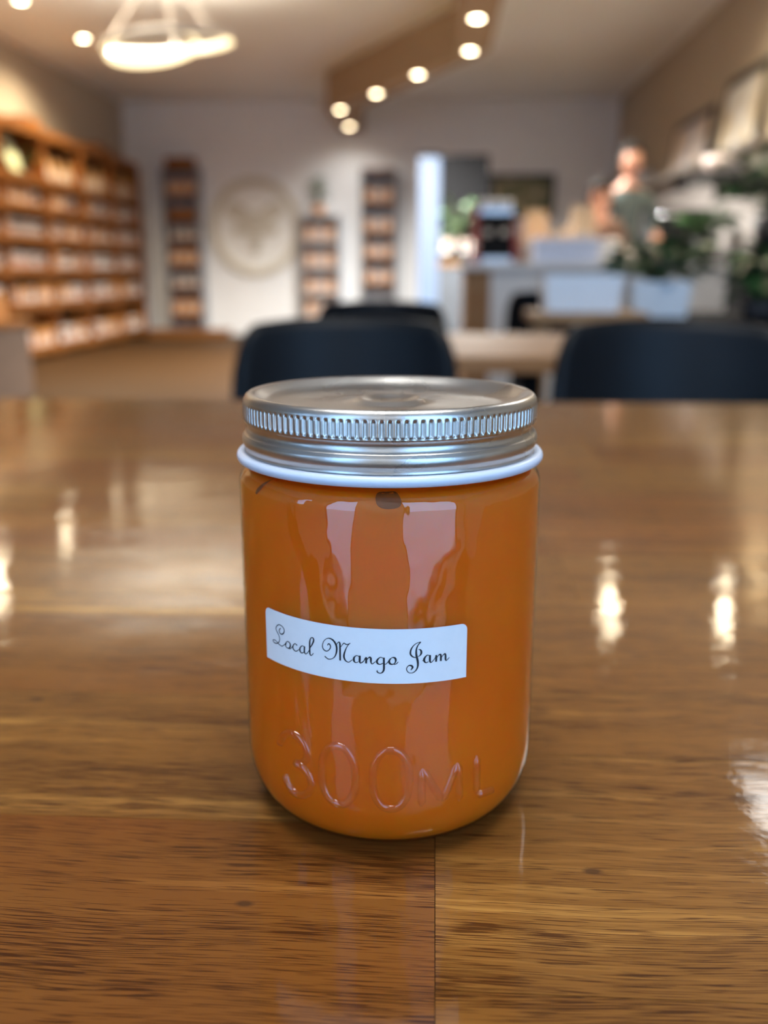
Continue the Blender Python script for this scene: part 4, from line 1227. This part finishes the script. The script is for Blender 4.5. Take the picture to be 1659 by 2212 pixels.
# ------------------------------------------------------------------ two people behind the counter
M['skin'] = simple('skin', (0.52, 0.26, 0.17), 0.55, var=0.06)
M['hair'] = simple('dark_hair', (0.010, 0.008, 0.007), 0.8, spec=0.15)
M['teal'] = simple('grey_teal_shirt', (0.085, 0.115, 0.115), 0.8)
M['apron'] = simple('dark_brown_shirt', (0.16, 0.09, 0.06), 0.8)
M['trousers'] = simple('dark_trousers', (0.03, 0.03, 0.04), 0.8)
def person(label, loc, rz, sc, shirt, bend, group=None):
    t = thing('person', label, 'person', loc, rz, group)
    t.scale = (sc,) * 3
    cs, sn = math.cos(bend), math.sin(bend)
    def B(x, y, z):            # bend the upper body forward (-Y) about the hip
        if z < 0.92:
            return (x, y, z)
        dz = z - 0.92
        return (x, y * cs - dz * sn, 0.92 + dz * cs + y * sn * 0)
    J = [((0, 0.02, 0.94), .13), ((0, 0.03, 1.10), .125), ((0, 0.02, 1.27), .145), ((0, 0.015, 1.40), .10), ((0, 0.005, 1.48), .056), ((0, -0.01, 1.55), .058)]
    v, e, r = [], [], []
    def add(p, rad, par=None):
        v.append(B(*p)); r.append(rad)
        if par is not None:
            e.append((par, len(v) - 1))
        return len(v) - 1
    q = None
    ids = []
    for p, rad in J:
        q = add(p, rad, q); ids.append(q)
    for s in (-1, 1):
        a = add((s * 0.10, 0.02, 0.86), .095, ids[0]); b = add((s * 0.105, 0.0, 0.50), .062, a); c = add((s * 0.105, 0.03, 0.10), .042, b); d = add((s * 0.115, -0.10, 0.045), .036, c)
        a = add((s * 0.17, 0.02, 1.40), .060, ids[3]); b = add((s * 0.235, 0.03, 1.15), .046, a); c = add((s * 0.19, -0.20, 1.06), .036, b); d = add((s * 0.17, -0.27, 1.08), .030, c)
        for k in range(4):
            f0 = add((s * (0.145 + 0.018 * k), -0.315, 1.085), .0095, d); add((s * (0.140 + 0.018 * k), -0.365 + 0.008 * abs(k - 1), 1.065), .008, f0)
        f0 = add((s * 0.135, -0.28, 1.085), .010, d); add((s * 0.115, -0.315, 1.08), .009, f0)
    me = bpy.data.meshes.new('body'); me.from_pydata(v, e, []); me.update()
    o = bpy.data.objects.new('body', me); COL.objects.link(o)
    md = o.modifiers.new('skin', 'SKIN'); md.use_smooth_shade = True
    for i, sv in enumerate(me.skin_vertices[0].data):
        sv.radius = (r[i], r[i] * (0.72 if i < 3 else 1.0)); sv.use_root = (i == 0)
    o.modifiers.new('sub', 'SUBSURF').levels = 1
    o.modifiers['sub'].render_levels = 1
    dg = bpy.context.evaluated_depsgraph_get()
    ev = bpy.data.meshes.new_from_object(o.evaluated_get(dg))
    bpy.data.objects.remove(o)
    ev.materials.clear()
    for mm in (M['skin'], shirt, M['trousers']):
        ev.materials.append(mm)
    hipz = 0.92
    for p in ev.polygons:
        c = p.center
        # undo the bend to find where on the body the face lies
        if c.z < hipz - 0.02:
            p.material_index = 2
        else:
            dy, dz = c.y, c.z - hipz
            up = -dy * sn + dz * cs
            fwd = dy * cs + dz * sn
            p.material_index = 0 if up > 0.535 or (fwd < -0.06 and abs(c.x) > 0.10) else 1
    body = obj('body', ev, None, t)
    # head with nose, ears, eyes, mouth
    hd = MB()
    hc = Vector(B(0, -0.025, 1.655))
    def head(u, vv):
        a, b = u * 2 * PI, (vv - 0.5) * PI
        x, y, z = 0.075 * math.cos(b) * math.sin(a), -0.095 * math.cos(b) * math.cos(a), 0.118 * math.sin(b)
        if z < -0.02:
            k = 1 + 1.6 * (z + 0.02)
            x *= k; y *= 0.5 + 0.5 * k
        front = max(0, -y / 0.095) ** 6
        y -= 0.020 * front * math.exp(-((z + 0.015) / 0.022) ** 2) * math.exp(-(x / 0.014) ** 2)
        y += 0.006 * front * math.exp(-((z - 0.012) / 0.012) ** 2) * math.exp(-((abs(x) - 0.03) / 0.014) ** 2)
        return (hc.x + x, hc.y + y, hc.z + z)
    hd.grid(head, 40, 24)
    hd.build('head', M['skin'], t)
    for s in (-1, 1):
        MB().lathe([(0, -0.006), (0.010, -0.005), (0.012, 0), (0.010, 0.005), (0, 0.006)], 10, c=(hc.x + s * 0.03, hc.y - 0.078, hc.z + 0.012)).build('eye', M['hair'], t)
        m = MB().lathe([(0, -0.008), (0.018, -0.006), (0.024, 0), (0.018, 0.006), (0, 0.008)], 12)
        m.v = [(hc.x + s * 0.078 + z * 1.0, hc.y + 0.01 + x * 0.7, hc.z + y * 1.2) for x, y, z in m.v]; m.build('ear', M['skin'], t)
    MB().tube([(hc.x - 0.022, hc.y - 0.083, hc.z - 0.055), (hc.x, hc.y - 0.088, hc.z - 0.056), (hc.x + 0.022, hc.y - 0.083, hc.z - 0.055)], 0.005, 6).build('mouth', M['red'], t)
    hr = MB()
    def hair(u, vv):
        a = u * 2 * PI
        low = -0.05 if abs(math.cos(a)) < 0.3 or math.cos(a) < 0 else 0.045
        lowb = -0.35 if math.cos(a) < 0.2 else 0.42
        b = lowb + (PI / 2 - lowb) * vv
        return (hc.x + 0.090 * math.cos(b) * math.sin(a), hc.y + 0.006 - 0.110 * math.cos(b) * math.cos(a), hc.z + 0.010 + 0.136 * math.sin(b))
    hr.grid(hair, 36, 10)
    hr.build('hair', M['hair'], t)
    return t
person('standing person with dark hair and a grey teal shirt behind the counter', (1.51, 7.55, 0), 0.15, 1.04, M['teal'], 0.04)
person('person with black hair leaning forward over the counter, lower than the other', (1.16, 6.98, 0), -0.05, 0.93, M['apron'], 0.70)
